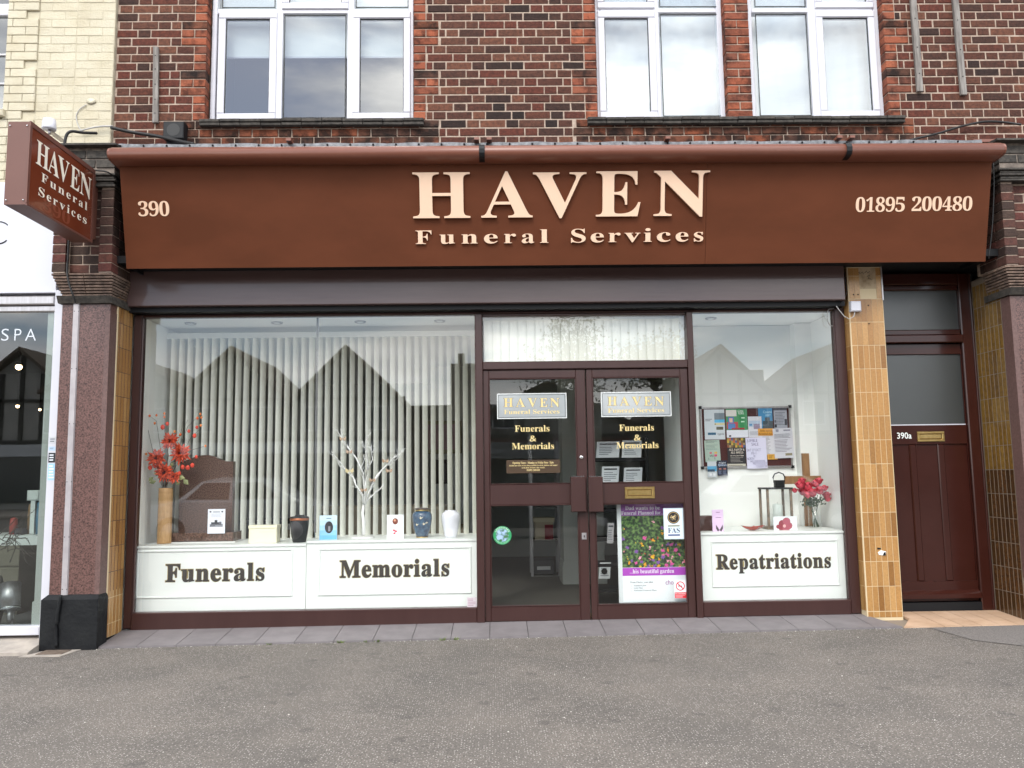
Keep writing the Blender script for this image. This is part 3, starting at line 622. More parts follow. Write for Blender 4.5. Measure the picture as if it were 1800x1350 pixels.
seams = [-2.945, onf(1240, 430)[0], 4.04]
for i in range(2):
    a, c = seams[i]+(.0012 if i else 0), seams[i+1]-(.0012 if not i else 0)
    bb = MB(); q = [FO+vv*0, FO+vv*Lf]; v = []
    for x in (a, c):
        for p in (FO, FO+vv*Lf, FO+vv*Lf-nn*.03, FO-nn*.03): v.append((x, p.y, p.z))
    bb.add(v, [(0, 4, 5, 1), (1, 5, 6, 2), (2, 6, 7, 3), (3, 7, 4, 0), (0, 1, 2, 3), (4, 7, 6, 5)]); bb.build('panel', M['fascia'], FA)
b = MB(); b.box(-2.94, 4.035, -.40, -.10, 2.99, 3.0); b.box(-2.94, -2.925, -.42, -.10, 2.96, 3.7); b.box(4.02, 4.035, -.42, -.10, 2.96, 3.7); b.build('backing_box', M['black'], FA)
def letter(ch, x0, x1, yb, yt, dep=.022, ref=None):
    u0, vb = onf(x0, yb); u1, _ = onf(x1, yb); _, vt = onf(x0, yt)
    bb = MB(); write(bb, ch, u0, u1, vb, vt, FF, M['cutcream'], depth=dep, lift=.004, ref=ref); o = bb.build('letter', None, FA); return o
for ch, a, c, yb, yt in (('H', 727, 827, 384, 304), ('A', 846, 936, 383, 304), ('V', 937, 1030, 382, 304), ('E', 1047, 1124.5, 381, 302), ('N', 1148, 1245, 380, 301)): letter(ch, a, c, yb, yt, .026)
for ch, a, c in (('F', 731, 759), ('u', 773, 800), ('n', 811.5, 840), ('e', 851, 875), ('r', 886, 907), ('a', 917, 939), ('l', 949, 964), ('S', 1003.5, 1029), ('e', 1038, 1061), ('r', 1069, 1090), ('v', 1097, 1125), ('i', 1131, 1145), ('c', 1154, 1178), ('e', 1187, 1209), ('s', 1219, 1235)):
    yb = 429-(a-731)*.0095; letter(ch, a, c, yb, yb-23.5, .016)
for body, a, c, yb, yt in (('390', 243.5, 299, 380, 353.5), ('01895', 1503, 1590, 372.5, 346.5), ('200480', 1601.5, 1708.5, 371, 345.5)):
    u0, vb = onf(a, yb); u1, _ = onf(c, yb); _, vt = onf(a, yt); w_ = (u1-u0)/len(body)
    for i, ch in enumerate(body):
        bb = MB(); g0 = w_*.06 if ch != '1' else w_*.16
        write(bb, ch, u0+i*w_+g0*.5, u0+(i+1)*w_-g0*.5, vb, vt, FF, M['cutcream'], depth=.003, lift=.001, ref='0'); bb.build('numeral', None, FA)
AW = thing('awning_cassette', 'long brown rolled awning cassette with two black straps above the fascia', 'awning', (.55, -.55, 3.75))
prof = []
cy, cz = -.655, 3.765
for i in range(15):
    a = R(205-i*(235/14.)); prof.append((cy+.118*-math.cos(a)*-1*1.0 if False else cy-.105*math.cos(math.pi-a)*1.0, cz+.085*math.sin(a)))
prof = [(-.50, 3.820), (-.56, 3.836), (-.62, 3.846), (-.68, 3.845), (-.725, 3.836), (-.757, 3.816), (-.772, 3.788), (-.769, 3.762), (-.755, 3.742), (-.73, 3.730), (-.66, 3.724), (-.50, 3.72)]
b = MB(); b.xprism(prof[::-1], -2.965, 4.055, None, True)
b.build('cover', M['awning'], AW)
for xa, xb in ((-2.98, -2.964), (4.054, 4.075)):
    b = MB(); b.xprism([(y*.985-.008, 3.785+(z-3.785)*.94) for y, z in prof][::-1], xa, xb); b.build('end_cap', M['awning'], AW)
for px in (847, 1494):
    x, z = at(px, 272, -.77); b = MB(); pp = [(y+(-.003), z_+(.004 if z_ > 3.78 else -.003)) for y, z_ in prof[1:-1]]
    v = []; 
    for (y, z_) in pp: v += [(x-.022, y-.002, z_), (x+.022, y-.002, z_)]
    b.add(v, [(2*i, 2*i+2, 2*i+3, 2*i+1) for i in range(len(pp)-1)]); b.build('strap', M['black'], AW)
b = MB(); b.box(-2.96, 4.05, -.60, -.12, 3.80, 3.842); b.build('backing_board', M['black'], AW)
for px in (510, 838, 860, 1172, 1472, 1494): x, z = at(px, 253, -.5); b = MB(); b.box(x-.02, x+.02, -.56, -.47, 3.955, 3.975); b.build('clip', M['awning'], AW)
LT = part('lintel_board', SH, (0, -.1, 2.68))
b = MB(); b.bbox(-3.058, 2.985, -.155, .1, 2.695, 2.995, .006); b.build('board', M['lintel'], LT)
b = MB(); b.box(-3.058, 3.0, -.10, .1, 2.655, 2.695); b.build('shadow_gap', M['black'], LT)
b = MB(); b.box(-3.2, 4.3, -.40, .3, 3.0, 3.06); b.build('soffit', M['black'], LT)
# =================================================================== SHOPFRONT
FY = .0
SF = part('shopfront_frame', SH, (0, 0, .05))
def bar(x0, x1, z0, z1, y0=FY, y1=.09, par=None, name='rail', m=None, bv=.006): b = MB(); b.bbox(x0, x1, y0, y1, z0, z1, bv); return b.build(name, m or M['frame'], par or SF)
bar(-3.058, -2.99, .05, 2.655, name='jamb'); bar(2.945, 3.030, .07, 2.655, name='jamb', y0=-.004)
bar(-2.99, 2.945, 2.632, 2.655, .002, name='head_rail'); bar(-3.058, 3.0, 2.655, 2.70, -.012, .0, name='head_trim')
bar(-.165, -.10, .05, 2.632, -.02, name='mullion'); bar(1.655, 1.708, .05, 2.632, -.02, name='mullion')
bar(-2.99, -.165, .035, .175, -.01, name='bottom_rail'); bar(1.708, 2.945, .065, .187, -.01, name='bottom_rail')
bar(-.10, 1.655, 2.150, 2.218, -.010, name='transom'); bar(-.10, 1.655, 2.612, 2.632, .001, name='head_rail')
bar(-2.99, -2.975, .175, 2.632, -.004, .02, name='glazing_bead', m=M['frame']); bar(2.932, 2.945, .187, 2.632, -.004, .02, name='glazing_bead')
def pane(x0, x1, z0, z1, y, par, m, name='pane', t=.008): b = MB(); b.box(x0, x1, y, y+t, z0, z1); return b.build(name, m, par)
wl = part('shop_window', SH, (-1.6, .03, .175)); wl['label'] = 'wide left shop window'
xj = at(555.5, 750, .03)[0]
pane(-2.985, xj-.002, .17, 2.64, .03, wl, M['glass']); pane(xj+.002, -.16, .17, 2.64, .03, wl, M['glass'])
b = MB(); b.box(xj-.009, xj+.009, .039, .046, 2.0-1.2, 2.62); b.build('joint_strip', mat('grey_silicone', (.12, .12, .12), .5), wl)
wr = part('shop_window', SH, (2.3, .03, .187)); wr['label'] = 'narrower right shop window'; pane(1.70, 2.95, .18, 2.64, .03, wr, M['glass'])
wt = part('toplight', SH, (.77, .03, 2.218)); pane(-.095, 1.65, 2.21, 2.62, .03, wt, M['glass'])
# double doors
def leaf(x0, x1, label, gx0, gx1, g1, g2, st_in):
    d = part('shop_door', SH, ((x0+x1)/2, .01, .06)); d['label'] = label
    y0, y1 = .008, .055
    for (a, c, z0, z1, nm) in ((x0, gx0, .055, 2.145, 'stile'), (gx1, x1, .055, 2.145, 'stile'), (gx0, gx1, 2.145-.070, 2.145, 'top_rail'), (gx0, gx1, g1[1], g2[0], 'mid_rail'), (gx0, gx1, .055, g1[0], 'bottom_rail')):
        b = MB(); b.bbox(a, c, y0+(.001 if nm != 'stile' else 0), y1, z0, z1, .004); b.build(nm, M['frame'], d)
    pane(gx0-.005, gx1+.005, g1[0]-.005, g1[1]+.005, .03, d, M['dglass'], 'lower_pane', .006); pane(gx0-.005, gx1+.005, g2[0]-.005, 2.08, .03, d, M['dglass'], 'upper_pane', .006)
    b = MB()
    for z0, z1 in ((g1[0], g1[1]), (g2[0], 2.075)):
        t = .009; b.bbox(gx0, gx0+t, .004, .03, z0, z1, .003); b.bbox(gx1-t, gx1, .004, .03, z0, z1, .003); b.bbox(gx0+t, gx1-t, .005, .03, z0, z0+t, .003); b.bbox(gx0+t, gx1-t, .005, .03, z1-t, z1, .003)
    b.build('bead', M['frame'], d)
    return d
gl0 = at(858, 860, 0); 
g1 = (at(950, 1066, 0)[1], at(950, 887, 0)[1]); g2 = (at(950, 851, 0)[1], 2.075)
DL = leaf(-.098, .772, 'left leaf of the glazed double door, round green sticker low down', at(860, 750, 0)[0], at(1014, 750, 0)[0], g1, g2, 1)
DR = leaf(.782, 1.652, 'right leaf of the glazed double door, with brass letter plate', at(1043, 750, 0)[0], at(1199, 750, 0)[0], g1, g2, 1)
for par, px0, px1 in ((DL, 1004, 1029), (DR, 1035, 1059)):
    x0, z0 = at(px0, 900, -.03); x1, z1 = at(px1, 838, -.03); b = MB(); b.bbox(x0, x1, -.055, -.018, z0, z1, .006); b.box(x0+.02, x1-.02, -.02, .01, z0+.04, z0+.08); b.box(x0+.02, x1-.02, -.02, .01, z1-.08, z1-.04); b.build('pull_handle', M['frame'], par)
    b = MB(); b.box(x0+.01, x1-.01, -.03, .01, z1-.004, z1+.006); b.build('handle_screw_plate', M['chrome'], par)
x, z = at(1022, 804, 0); b = MB(); b.lathe([(.018, 0), (.018, .006), (.012, .012), (.004, .012)], 0, 0, None, 14); b.v = [(x+p[0], .008-p[2], z+p[1]) for p in b.v]; b.build('lock_cylinder', M['chrome'], DL)
x, z = at(1027, 943, 0); b = MB(); b.bbox(x-.02, x+.02, .0, .009, z-.026, z+.03, .003, M['alu']); b.box(x-.004, x+.004, -.002, .001, z-.008, z+.01, M['black']); b.build('keyhole_plate', None, DL)
def letterplate(par, pxa, pya, pxb, pyb, y):
    x0, z1 = at(pxa, pya, y); x1, z0 = at(pxb, pyb, y); w_, h_ = x1-x0, z1-z0; b = MB(); e_ = h_*.24
    b.bbox(x0, x1, y-.008, y, z0, z0+e_, .003); b.bbox(x0, x1, y-.008, y, z1-e_, z1, .003); b.bbox(x0, x0+e_, y-.0075, y, z0+e_, z1-e_, .003); b.bbox(x1-e_, x1, y-.0075, y, z0+e_, z1-e_, .003)
    b.bbox(x0+e_+.003, x1-e_-.003, y-.004, y, z0+e_+.003, z1-e_-.003, .003); b.build('letter_plate', M['brass'], par)
letterplate(DR, 1098, 856, 1151, 876, .008)
# door graphics
def door_text(par, dx, hx0, hx1, hy0, hy1):
    y = .0295
    def T(body, a, c, yb, yt, m=M['goldleaf'], out=True):
        x0, zb = at(a, yb, y); x1, _ = at(c, yb, y); _, zt = at(a, yt, y); b = MB()
        if out and yb-yt > 13: write(b, body, x0-.003, x1+.003, zb, zt, FR(y), M['ink'], off=.012, lift=.001)
        write(b, body, x0, x1, zb, zt, FR(y), m, lift=.0022); b.build('gold_lettering', None, par)
    x0, z1 = at(hx0, hy0, y); x1, z0 = at(hx1, hy1, y)
    b = MB(); b.box(x0, x1, y-.0008, y, z0, z1, M['frosted'])
    for (a, c, e_, f_) in ((x0+.012, x1-.012, z0+.012, z0+.015), (x0+.012, x1-.012, z1-.015, z1-.012), (x0+.012, x0+.015, z0+.015, z1-.015), (x1-.015, x1-.012, z0+.015, z1-.015)): b.box(a, c, y-.0014, y-.0009, e_, f_, M['gasket'])
    for (a, c, e_, f_) in ((x0, x1, z0, z0+.004), (x0, x1, z1-.004, z1), (x0, x0+.004, z0+.004, z1-.004), (x1-.004, x1, z0+.004, z1-.004)): b.box(a, c, y-.0016, y-.0009, e_, f_, M['white'])
    b.build('frosted_sign', None, par)
    s = -1.5 if dx else 0
    L_ = 'HAVEN'; tot = hx1-hx0
    cells = [(13, 30), (34, 51), (55, 72), (76, 90), (94, 111)]
    for ch, (a, c) in zip(L_, cells): T(ch, hx0+a*tot/122-1, hx0+c*tot/122-2, hy0+23.5, hy0+8)
    T('Funeral Services', hx0+12.5, hx1-13, hy0+36, hy0+28.5)
    T('Funerals', 905+dx, 966+dx, 759+s, 748+s); T('&', 931+dx, 943+dx, 776+s, 765.5+s); T('Memorials', 900+dx, 974+dx, 790+s, 779+s)
    return T
T = door_text(DL, 0, 873.5, 996.5, 692, 735)
door_text(DR, 183.5, 1056, 1180.5, 689.5, 731.5)
y = .0295; x0, z1 = at(890, 809, y); x1, z0 = at(985, 831, y); b = MB(); b.box(x0, x1, y-.0007, y, z0, z1, mat('brown_vinyl', (.05, .025, .008), .5)); b.build('brown_notice', None, DL)
T('Opening Times - Monday to Friday 9am - 5pm', 901, 973, 815.5, 811.8, out=False); T('Outside these times, we are always available for advice, guidance and support', 895, 980, 819.7, 817.4, out=False); T('on the phone, 24 hours a day, everyday.', 917, 958, 823.3, 821, out=False); T('01895 200480', 926, 949, 828, 825, out=False)
# round sticker
x, z = at(883, 941, y); b = MB()
def disc(b, x, z, r, y, m, n=28, sx=1): b.add([(x+sx*r*math.cos(2*math.pi*i/n), y, z+r*math.sin(2*math.pi*i/n)) for i in range(n)], [tuple(range(n))], m)
disc(b, x, z, .077, y-.0006, P('2f8f5a', .4)); disc(b, x, z, .053, y-.0012, mat('lake_scene_print', hexc('3d6b3c'), .4, col2=hexc('9fb7d8'), nscale=26, nlo=.42, nhi=.55)); 
def arc_text(b, body, x, z, r, a0, a1, y, m, h, flip=False):
    n = len(body)
    for i, ch in enumerate(body):
        if ch == ' ': continue
        a = R(a0+(a1-a0)*(i+.5)/n); c = Vector((x+r*math.cos(a), y, z+r*math.sin(a)))
        U = Vector((math.sin(a), 0, -math.cos(a))); V_ = Vector((math.cos(a), 0, math.sin(a)))
        if flip: U, V_ = -U, -V_
        write(b, ch, -h*.33, h*.33, -h/2, h/2, (c, U, V_, Vector((0, -1, 0))), m)
arc_text(b, 'GREENACRES', x, z, .064, 155, 25, y-.0014, P('dff2e6', .4), .016)
arc_text(b, 'WOODLAND BURIALS', x, z, .064, 205, 335, y-.0014, P('bfe0cc', .4), .010, True)
b.build('round_sticker', None, DL)
# FAS sticker and no smoking sticker on the right leaf
xa, za = at(1167.5, 948, y); xb, zb = at(1200.5, 893, y); b = MB(); b.box(xa, xb, y-.0008, y, za, zb, P('c3d2d8', .4)); b.box(xa+.008, xb-.008, y-.0012, y-.0008, za+.008, zb-.008, P('d3e2ea', .4))
xm = (xa+xb)/2; zc = zb-.078; disc(b, xm, zc, .052, y-.0018, P('1b1b22', .4)); disc(b, xm, zc, .0455, y-.0022, P('c9a86a', .4)); disc(b, xm, zc, .042, y-.0026, P('14151c', .4))
lion = [(-.9, .1, .3), (-.3, .1, .45), (.2, .3, .4), (.5, .75, .25), (.8, .45, .2), (.1, -.3, .35), (-.3, -.75, .2), (.5, -.7, .2), (.65, -.1, .2), (-.65, .6, .22), (-.75, -.45, .18)]
for i, (u, v_, r0) in enumerate(lion): disc(b, xm+u*.026, zc+v_*.026, r0*.018, y-.003, P('d8c08c', .4), 8)
b.box(xm-.05, xm+.05, y-.0016, y-.0012, za+.105, za+.115, P('6d6a3a', .4)); b.box(xm-.05, xm+.05, y-.0016, y-.0012, za+.028, za+.040, P('23346e', .4))
write(b, 'FAS', xm-.050, xm+.050, za+.053, za+.094, FR(y), P('1c2450', .4), lift=.002); b.build('association_sticker', None, DR)
xa, za = at(1186, 1052, y); xb, zb = at(1206, 1020, y); b = MB(); b.box(xa, xb, y-.0008, y, za, zb, P('e4e6ea', .4)); b.box(xa+.002, xb-.002, y-.0013, y-.0008, za+.002, za+.050, P('c8202c', .4))
xm = (xa+xb)/2; zc = zb-.046; disc(b, xm, zc, .038, y-.0015, P('c8202c', .4)); disc(b, xm, zc, .030, y-.0019, P('e4e6ea', .4)); b.add([(xm-.024, y-.0024, zc+.018), (xm-.018, y-.0024, zc+.024), (xm+.024, y-.0024, zc-.018), (xm+.018, y-.0024, zc-.024)], [(0, 3, 2, 1)], P('c8202c', .4)); b.box(xm-.02, xm+.016, y-.0023, y-.002, zc-.004, zc+.003, P('303038', .4))
write(b, 'NO SMOKING', xa+.006, xb-.006, za+.034, za+.043, FR(y), P('f4f0f0', .4), bold=False, lift=.0016); lines(b, xa+.008, xb-.008, za+.006, za+.03, 3, y-.0016, P('e8b0b4', .4)); b.build('no_smoking_sticker', None, DR)
# poster stand behind the right leaf
PO = thing('poster', 'poster of a flower garden with purple bands standing inside the right door leaf', 'poster', (1.3, .16, .1))
yp = .13; xa, z1 = at(1091, 886, yp); xb, _ = at(1207, 888, yp); _, z0 = at(1092, 1058, yp)
zz = lambda py: at(1150, py, yp)[1]
b = MB(); b.bbox(xa-.035, xb+.015, yp, yp+.02, z0-.01, z1+.03, .003); b.build('frame', mat('silver_poster_frame', (.75, .76, .78), .3, .5), PO)
b = MB(); yq = yp-.001
b.box(xa, xb, yq-.0006, yq, z0, z1+.01, P('f6f8fc', .4)); b.box(xa, xb, yq-.0012, yq-.0006, zz(906), z1+.01, P('9a5aa6', .4)); b.box(xa, xb, yq-.0012, yq-.0006, zz(997), zz(906)-.0005, M['garden']); b.box(xa, xb, yq-.0014, yq-.0006, zz(1011.5), zz(997.5), P('b446c0', .4))
def PT(body, a, c, yb, yt, m, bold=True): 
    u0, zb = at(a, yb, yq); u1, _ = at(c, yb, yq); _, zt = at(a, yt, yq); write(b, body, u0, u1, zb, zt, FR(yq), m, bold=bold, lift=.0022)
PT('Dad wants to be', 1099, 1160, 896.5, 890, P('f4eef6', .4)); PT('Funeral Planned for...', 1092, 1166, 905, 898.7, P('f4eef6', .4)); PT('...his beautiful garden', 1107, 1185, 1008, 1001, P('f6eef8', .4))
PT('choi', 1170, 1186, 1027.5, 1019.5, P('a02890', .4), False); PT('From Choice, your plan', 1108, 1148, 1025, 1022, P('6a6a74', .4)); 
for i, (w_, tx) in enumerate(((22, 'Standard plan'), (16, 'Gold Plan'), (40, 'National Funeral Plan'))): PT(tx, 1114, 1114+w_, 1030.5+i*4.3, 1028+i*4.3, P('7a7a84', .4)); PT('.', 1109.5, 1111, 1030.5+i*4.3, 1026.5+i*4.3, P('404048', .4))
b.build('print', None, PO)
# =================================================================== INTERIOR
b = MB(); b.box(-3.3, 3.0, .10, 5.5, -.05, .055); b.box(3.0, 4.2, .80, 5.5, -.05, .055); struct('shop_floor', b, M['carpet'])
b = MB(); b.box(-.5, 1.9, .095, .32, .055, .062); struct('door_mat_strip', b, mat('coir_strip', (.16, .11, .055), .9, col2=(.22, .16, .08), nscale=60))
b = MB(); b.box(-3.3, 3.04, .095, 5.5, 2.665, 2.75); b.box(3.04, 4.2, .80, 5.5, 2.665, 2.75); struct('ceiling', b, M['wallwhite'])
b = MB(); b.box(-3.3, 4.2, 5.5, 5.6, 0, 2.7); b.box(-3.3, -3.2, 1.0, 5.5, 0, 2.7); b.box(4.0, 4.1, 1.0, 5.5, 0, 2.7); struct('back_wall', b, M['greywall'])
b = MB(); b.box(-3.12, -3.045, .095, 1.0, .0, 2.66); struct('window_bay_wall', b, M['wallwhite'])
b = MB(); b.box(-.125, -.10, .10, 1.1, .0, 2.66); struct('door_lobby_wall', b, M['greywall'])
b = MB(); b.box(1.62, 1.69, .10, .92, .0, 2.66); b.box(1.69, 3.4, .86, .95, .0, 2.66); b.box(3.02, 3.1, .23, .86, 0, 2.66); struct('right_bay_wall', b, M['wallwhite'])
# pale pier inside the right bay
xa = at(1398, 700, .8)[0]; b = MB(); b.box(xa, xa+.17, .74, .86, .74, 2.66); b.box(xa+.17, 3.02, .80, .86, .74, 2.66); struct('right_bay_pier', b, M['wallwhite'])
# lobby column seen through the left leaf
b = MB(); xa, _ = at(990, 900, 2.3); b.box(xa, xa+.45, 2.3, 2.75, .05, 2.66); b.box(xa-.02, xa+.47, 2.28, 2.77, .055, .25); b.box(xa-.012, xa+.462, 2.288, 2.762, .25, .30); struct('interior_column', b, M['greywall'])
# vertical blinds behind the left display
def slats(name, label, x0, x1, y, z0, z1, n, ang, wid, gap=None):
    t = thing(name, label, 'blind', ((x0+x1)/2, y, z1)); b = MB(); b.box(x0-.03, x1+.03, y-.03, y+.03, z1, z1+.05); b.build('headrail', M['white'], t)
    k = 'slat%s' % name+str(ang); pr = MB(); nn_ = 4; v = []
    for z_ in (0, z0-z1):
        for i in range(nn_+1):
            s_ = (i/nn_-.5); v.append((s_*wid, -.006*(1-4*s_*s_), z_))
    pr.add(v, [(i, i+1, nn_+2+i, nn_+1+i) for i in range(nn_)], M['blind'], True); me = pr.mesh('slat')
    for i in range(n):
        o = place('slat', me, t, (x0+(x1-x0)*(i+.5)/n, y, z1)); aa = ang if not isinstance(ang, tuple) else ang[0]+(ang[1]-ang[0])*i/(n-1); o.rotation_euler = (rnd.uniform(-.002, .002), rnd.uniform(-.003, .003), R(aa+rnd.uniform(-3, 3)))
    ch = MB()
    ch.build if False else None
    return t
zb_ = .66
slats('vertical_blind', 'ivory vertical blind with half open slats behind the left window display', -3.02, -.16, .70, .60, 2.56, 38, (72, 58), .083)
slats('vertical_blind', 'short closed ivory vertical blind behind the toplight over the double door', -.08, 1.64, .14, 2.19, 2.60, 23, 10, .089)
# display counters
def counter(x0, x1, zt, label, word, a, c, yb, yt, mould, zb=.17):
    t = thing('display_counter', label, 'counter', ((x0+x1)/2, .4, .06)); yf = .075
    b = MB(); b.box(x0, x1, yf, .80, .06, zt-.02); b.build('body', M['white'], t); b = MB(); b.bbox(x0-.0, x1+.0, yf-.012, .80, zt-.02, zt, .004); b.build('top', M['white'], t)
    (mx0, mz1), (mx1, mz0) = at(mould[0], mould[1], yf), at(mould[2], mould[3], yf); b = MB(); w_ = .016
    b.bbox(mx0, mx1, yf-.010, yf, mz0, mz0+w_, .005); b.bbox(mx0, mx1, yf-.010, yf, mz1-w_, mz1, .005); b.bbox(mx0, mx0+w_, yf-.0095, yf, mz0+w_, mz1-w_, .005); b.bbox(mx1-w_, mx1, yf-.0095, yf, mz0+w_, mz1-w_, .005); b.build('moulding', M['white'], t)
    u0, zb2 = at(a, yb, yf); u1, _ = at(c, yb, yf); _, zt2 = at(a, yt, yf); b = MB()
    write(b, word, u0-.006, u1+.006, zb2, zt2, FR(yf), M['inkgold'], off=.036, lift=.001, spacing=1.08); write(b, word, u0, u1, zb2, zt2, FR(yf), M['ink'], off=.018, lift=.003, spacing=1.08); b.build('lettering', None, t)
    return t
xs_ = at(538, 1000, .075)[0]; zt1 = .70
counter(-3.04, xs_-.002, at(400, 958, .063)[1], 'white display counter lettered Funerals', 'Funerals', 291, 465, 1022.5, 992.5, (241, 968, 514, 1048))
counter(xs_+.002, -.13, at(700, 949, .063)[1], 'white display counter lettered Memorials', 'Memorials', 597.5, 790, 1015, 986, (560, 964, 829, 1043))
counter(1.70, 2.98, at(1350, 935, .063)[1], 'white display counter lettered Repatriations', 'Repatriations', 1259.5, 1461, 1000.5, 975.5, (1249, 951, 1476, 1029))
CZ1, CZ2, CZ3 = at(400, 958, .063)[1], at(700, 949, .063)[1], at(1350, 935, .063)[1]
# downlights in the ceiling of the bays
for i, px in enumerate((335, 487, 633, 773, 1250)):
    x, _ = at(px, 568, .45); nm = ('above the vase of dahlias', 'above the cream box', 'above the white branch tree', 'above the blue urn', 'above the pinboard')[i]
    b = MB(); b.lathe([(.030, 2.655), (.048, 2.652), (.052, 2.664)], x, .45, M['alu'], 20); b.lathe([(.028, 2.6535), (.029, 2.6545)], x, .45, M['white'], 16)
    o = b.build('downlight', None, None); o['label'] = 'round recessed ceiling spotlight '+nm; o['category'] = 'spotlight'; o['group'] = 'recessed spotlights in the display bays'
# =================================================================== things on the left counter
def tag(o, label, cat, group=None):
    o['label'] = label; o['category'] = cat
    if group: o['group'] = group
    return o
# headstone
yh = .50; x0, _ = at(314, 900, yh); x1, _ = at(408, 900, yh); zt = CZ1
HS = thing('headstone', 'brown granite headstone with a wavy top on its plinth, behind the dahlias', 'headstone', ((x0+x1)/2, .48, zt))
zb = zt+.085; xa0 = at(300, 940, .45)[0]; xb0 = at(414, 945, .45)[0]
b = MB(); b.bbox(xa0-.06, xb0, .38, .62, zt+.008, zb, .008); b.build('base', M['greygranite'], HS)
top = [(x1, at(408, 815, yh)[1])]
pts = [(405, 811), (398, 811), (388, 808), (378, 803), (368, 800), (357, 800), (346, 802), (335, 806), (325, 810), (314, 812)]
poly = [(x0, zb), (x1, zb)]+[at(px, py, yh) for px, py in pts]
poly[-1] = (x0, poly[-1][1]); poly[2] = (x1, poly[2][1])
b = MB(); b.prism(poly, yh-.0, yh+.07); b.build('stone', M['greygranite'], HS)
x0_, z0_ = at(232, 954, .3); b = MB(); b.box(xa0-.12, xb0+.03, .34, .64, zt, zt+.007); tag(b.build('packing_sheet', mat('foam_sheet', (.8, .8, .78), .7), None), 'thin white foam sheet under the headstone', 'sheet')
def prop_card(name, label, cat, px0, px1, pyb, pyt, y, face, prints, t=.004, lean=0):
    x0, zb = at(px0, pyb, y); x1, _ = at(px1, pyb, y); _, zt = at(px0, pyt, y); t_ = thing(name, label, cat, ((x0+x1)/2, y, zb))
    b = MB(); b.box(x0, x1, y, y+t, zb, zt, face); b.build('sheet', None, t_); b = MB()
    b.prism([((x0+x1)/2-.01, zb), ((x0+x1)/2+.01, zb), ((x0+x1)/2, zb+(zt-zb)*.6)], y+t+.0002, y+.06); b.build('stand', face, t_)
    b = MB(); prints(b, x0, x1, zb, zt, y-.0006); b.build('print', None, t_); return t_
def pr_bench(b, x0, x1, z0, z1, y):
    w, h = x1-x0, z1-z0; m = P('8c8f98')
    b.rect((x0+.12*w, y, z0+.27*h), (.76*w, 0, 0), (0, 0, .12*h), m); b.rect((x0+.2*w, y-.0002, z0+.36*h), (.6*w, 0, 0), (0, 0, .10*h), P('34353c')); b.rect((x0+.40*w, y-.0004, z0+.42*h), (.16*w, 0, 0), (0, 0, .13*h), P('1c1d22')); b.rect((x0+.66*w, y-.0004, z0+.40*h), (.14*w, 0, 0), (0, 0, .08*h), P('6c6e78')); b.rect((x0+.14*w, y-.0004, z0+.30*h), (.3*w, 0, 0), (0, 0, .03*h), P('2a2b30')); b.rect((x0+.3*w, y, z0+.86*h), (.4*w, 0, 0), (0, 0, .04*h), P('9a9ea8')); b.rect((x0+.1*w, y, z0+.86*h), (.1*w, 0, 0), (0, 0, .06*h), P('50525a')); b.rect((x0+.78*w, y, z0+.86*h), (.1*w, 0, 0), (0, 0, .06*h), P('50525a')); lines(b, x0+.2*w, x0+.85*w, z0+.66*h, z0+.82*h, 3, y, P('b9bcc6'), 3, .3)
prop_card('leaflet', 'white leaflet with a black engraving leaning on the headstone base', 'leaflet', 364.5, 395, 938, 895, .36, P('e8ebf5'), pr_bench)
# vase of dahlias
DV = thing('flower_vase', 'bamboo vase of orange dahlias and lantern berries by the headstone', 'vase', (*((at(288, 938, .33)[0]), .33), zt))
cx = at(289, 938, .33)[0]; zv0 = zt+.001; zv1 = at(290, 857, .33)[1]; rb0 = (at(301, 900, .33)[0]-at(277, 900, .33)[0])/2
n = 9; prof_ = []
for i in range(n): z_ = zv0+(zv1-zv0)*i/n; z2_ = zv0+(zv1-zv0)*(i+1)/n; prof_ += [(rb0*.985, z_+.001), (rb0*1.005, z_+.005), (rb0*1.005, z2_-.004)]
b = MB(); b.lathe(prof_, cx, .33, None, 22); b.build('vessel', M['bamboo'], DV)
def flower_pts(px, py, y): return at3(px, py, y)
def dahlia(c, r, seed):
    rr = random.Random(seed); b = MB(); mA = mat('orange_petal', hexc('e85c30'), .6, col2=hexc('a02818'), nscale=55, vary=.25); mB = mat('maroon_petal', hexc('5a1414'), .6, vary=.2)
    for ring, (n_, rad, tilt, m_) in enumerate(((15, 1.0, 12, mA), (14, .85, 32, mA), (11, .65, 52, mA), (9, .42, 70, mB))):
        for i in range(n_):
            a = 2*math.pi*(i+rr.uniform(-.25, .25))/n_+ring*.3; tl = R(tilt+rr.uniform(-14, 14)); L_ = r*rad*rr.uniform(.8, 1.15)
            # facing -y
            d = Vector((math.cos(a)*math.cos(tl), -math.sin(tl), math.sin(a)*math.cos(tl))); s_ = Vector((-math.sin(a), 0, math.cos(a))); w_ = r*.16
            p0 = c+d*r*.1; p1 = c+d*L_*.55; p2 = c+d*L_+Vector((0, rr.uniform(-.01, .01), -.004)); cup = d.cross(s_)*w_*.5
            b.add([p0-s_*w_*.4, p0+s_*w_*.4, p1+s_*w_, p2, p1-s_*w_, p1+cup], [(0, 5, 4), (0, 1, 5), (1, 2, 5), (5, 2, 3), (4, 5, 3)], m_)
    return b
for i, (px, py, rr0) in enumerate(((300, 775, .085), (318, 797, .10), (277, 805, .095), (290, 830, .095), (306, 838, .06))):
    dahlia(flower_pts(px, py, .26+.02*(i % 2)), rr0, i).build('flower', None, DV)
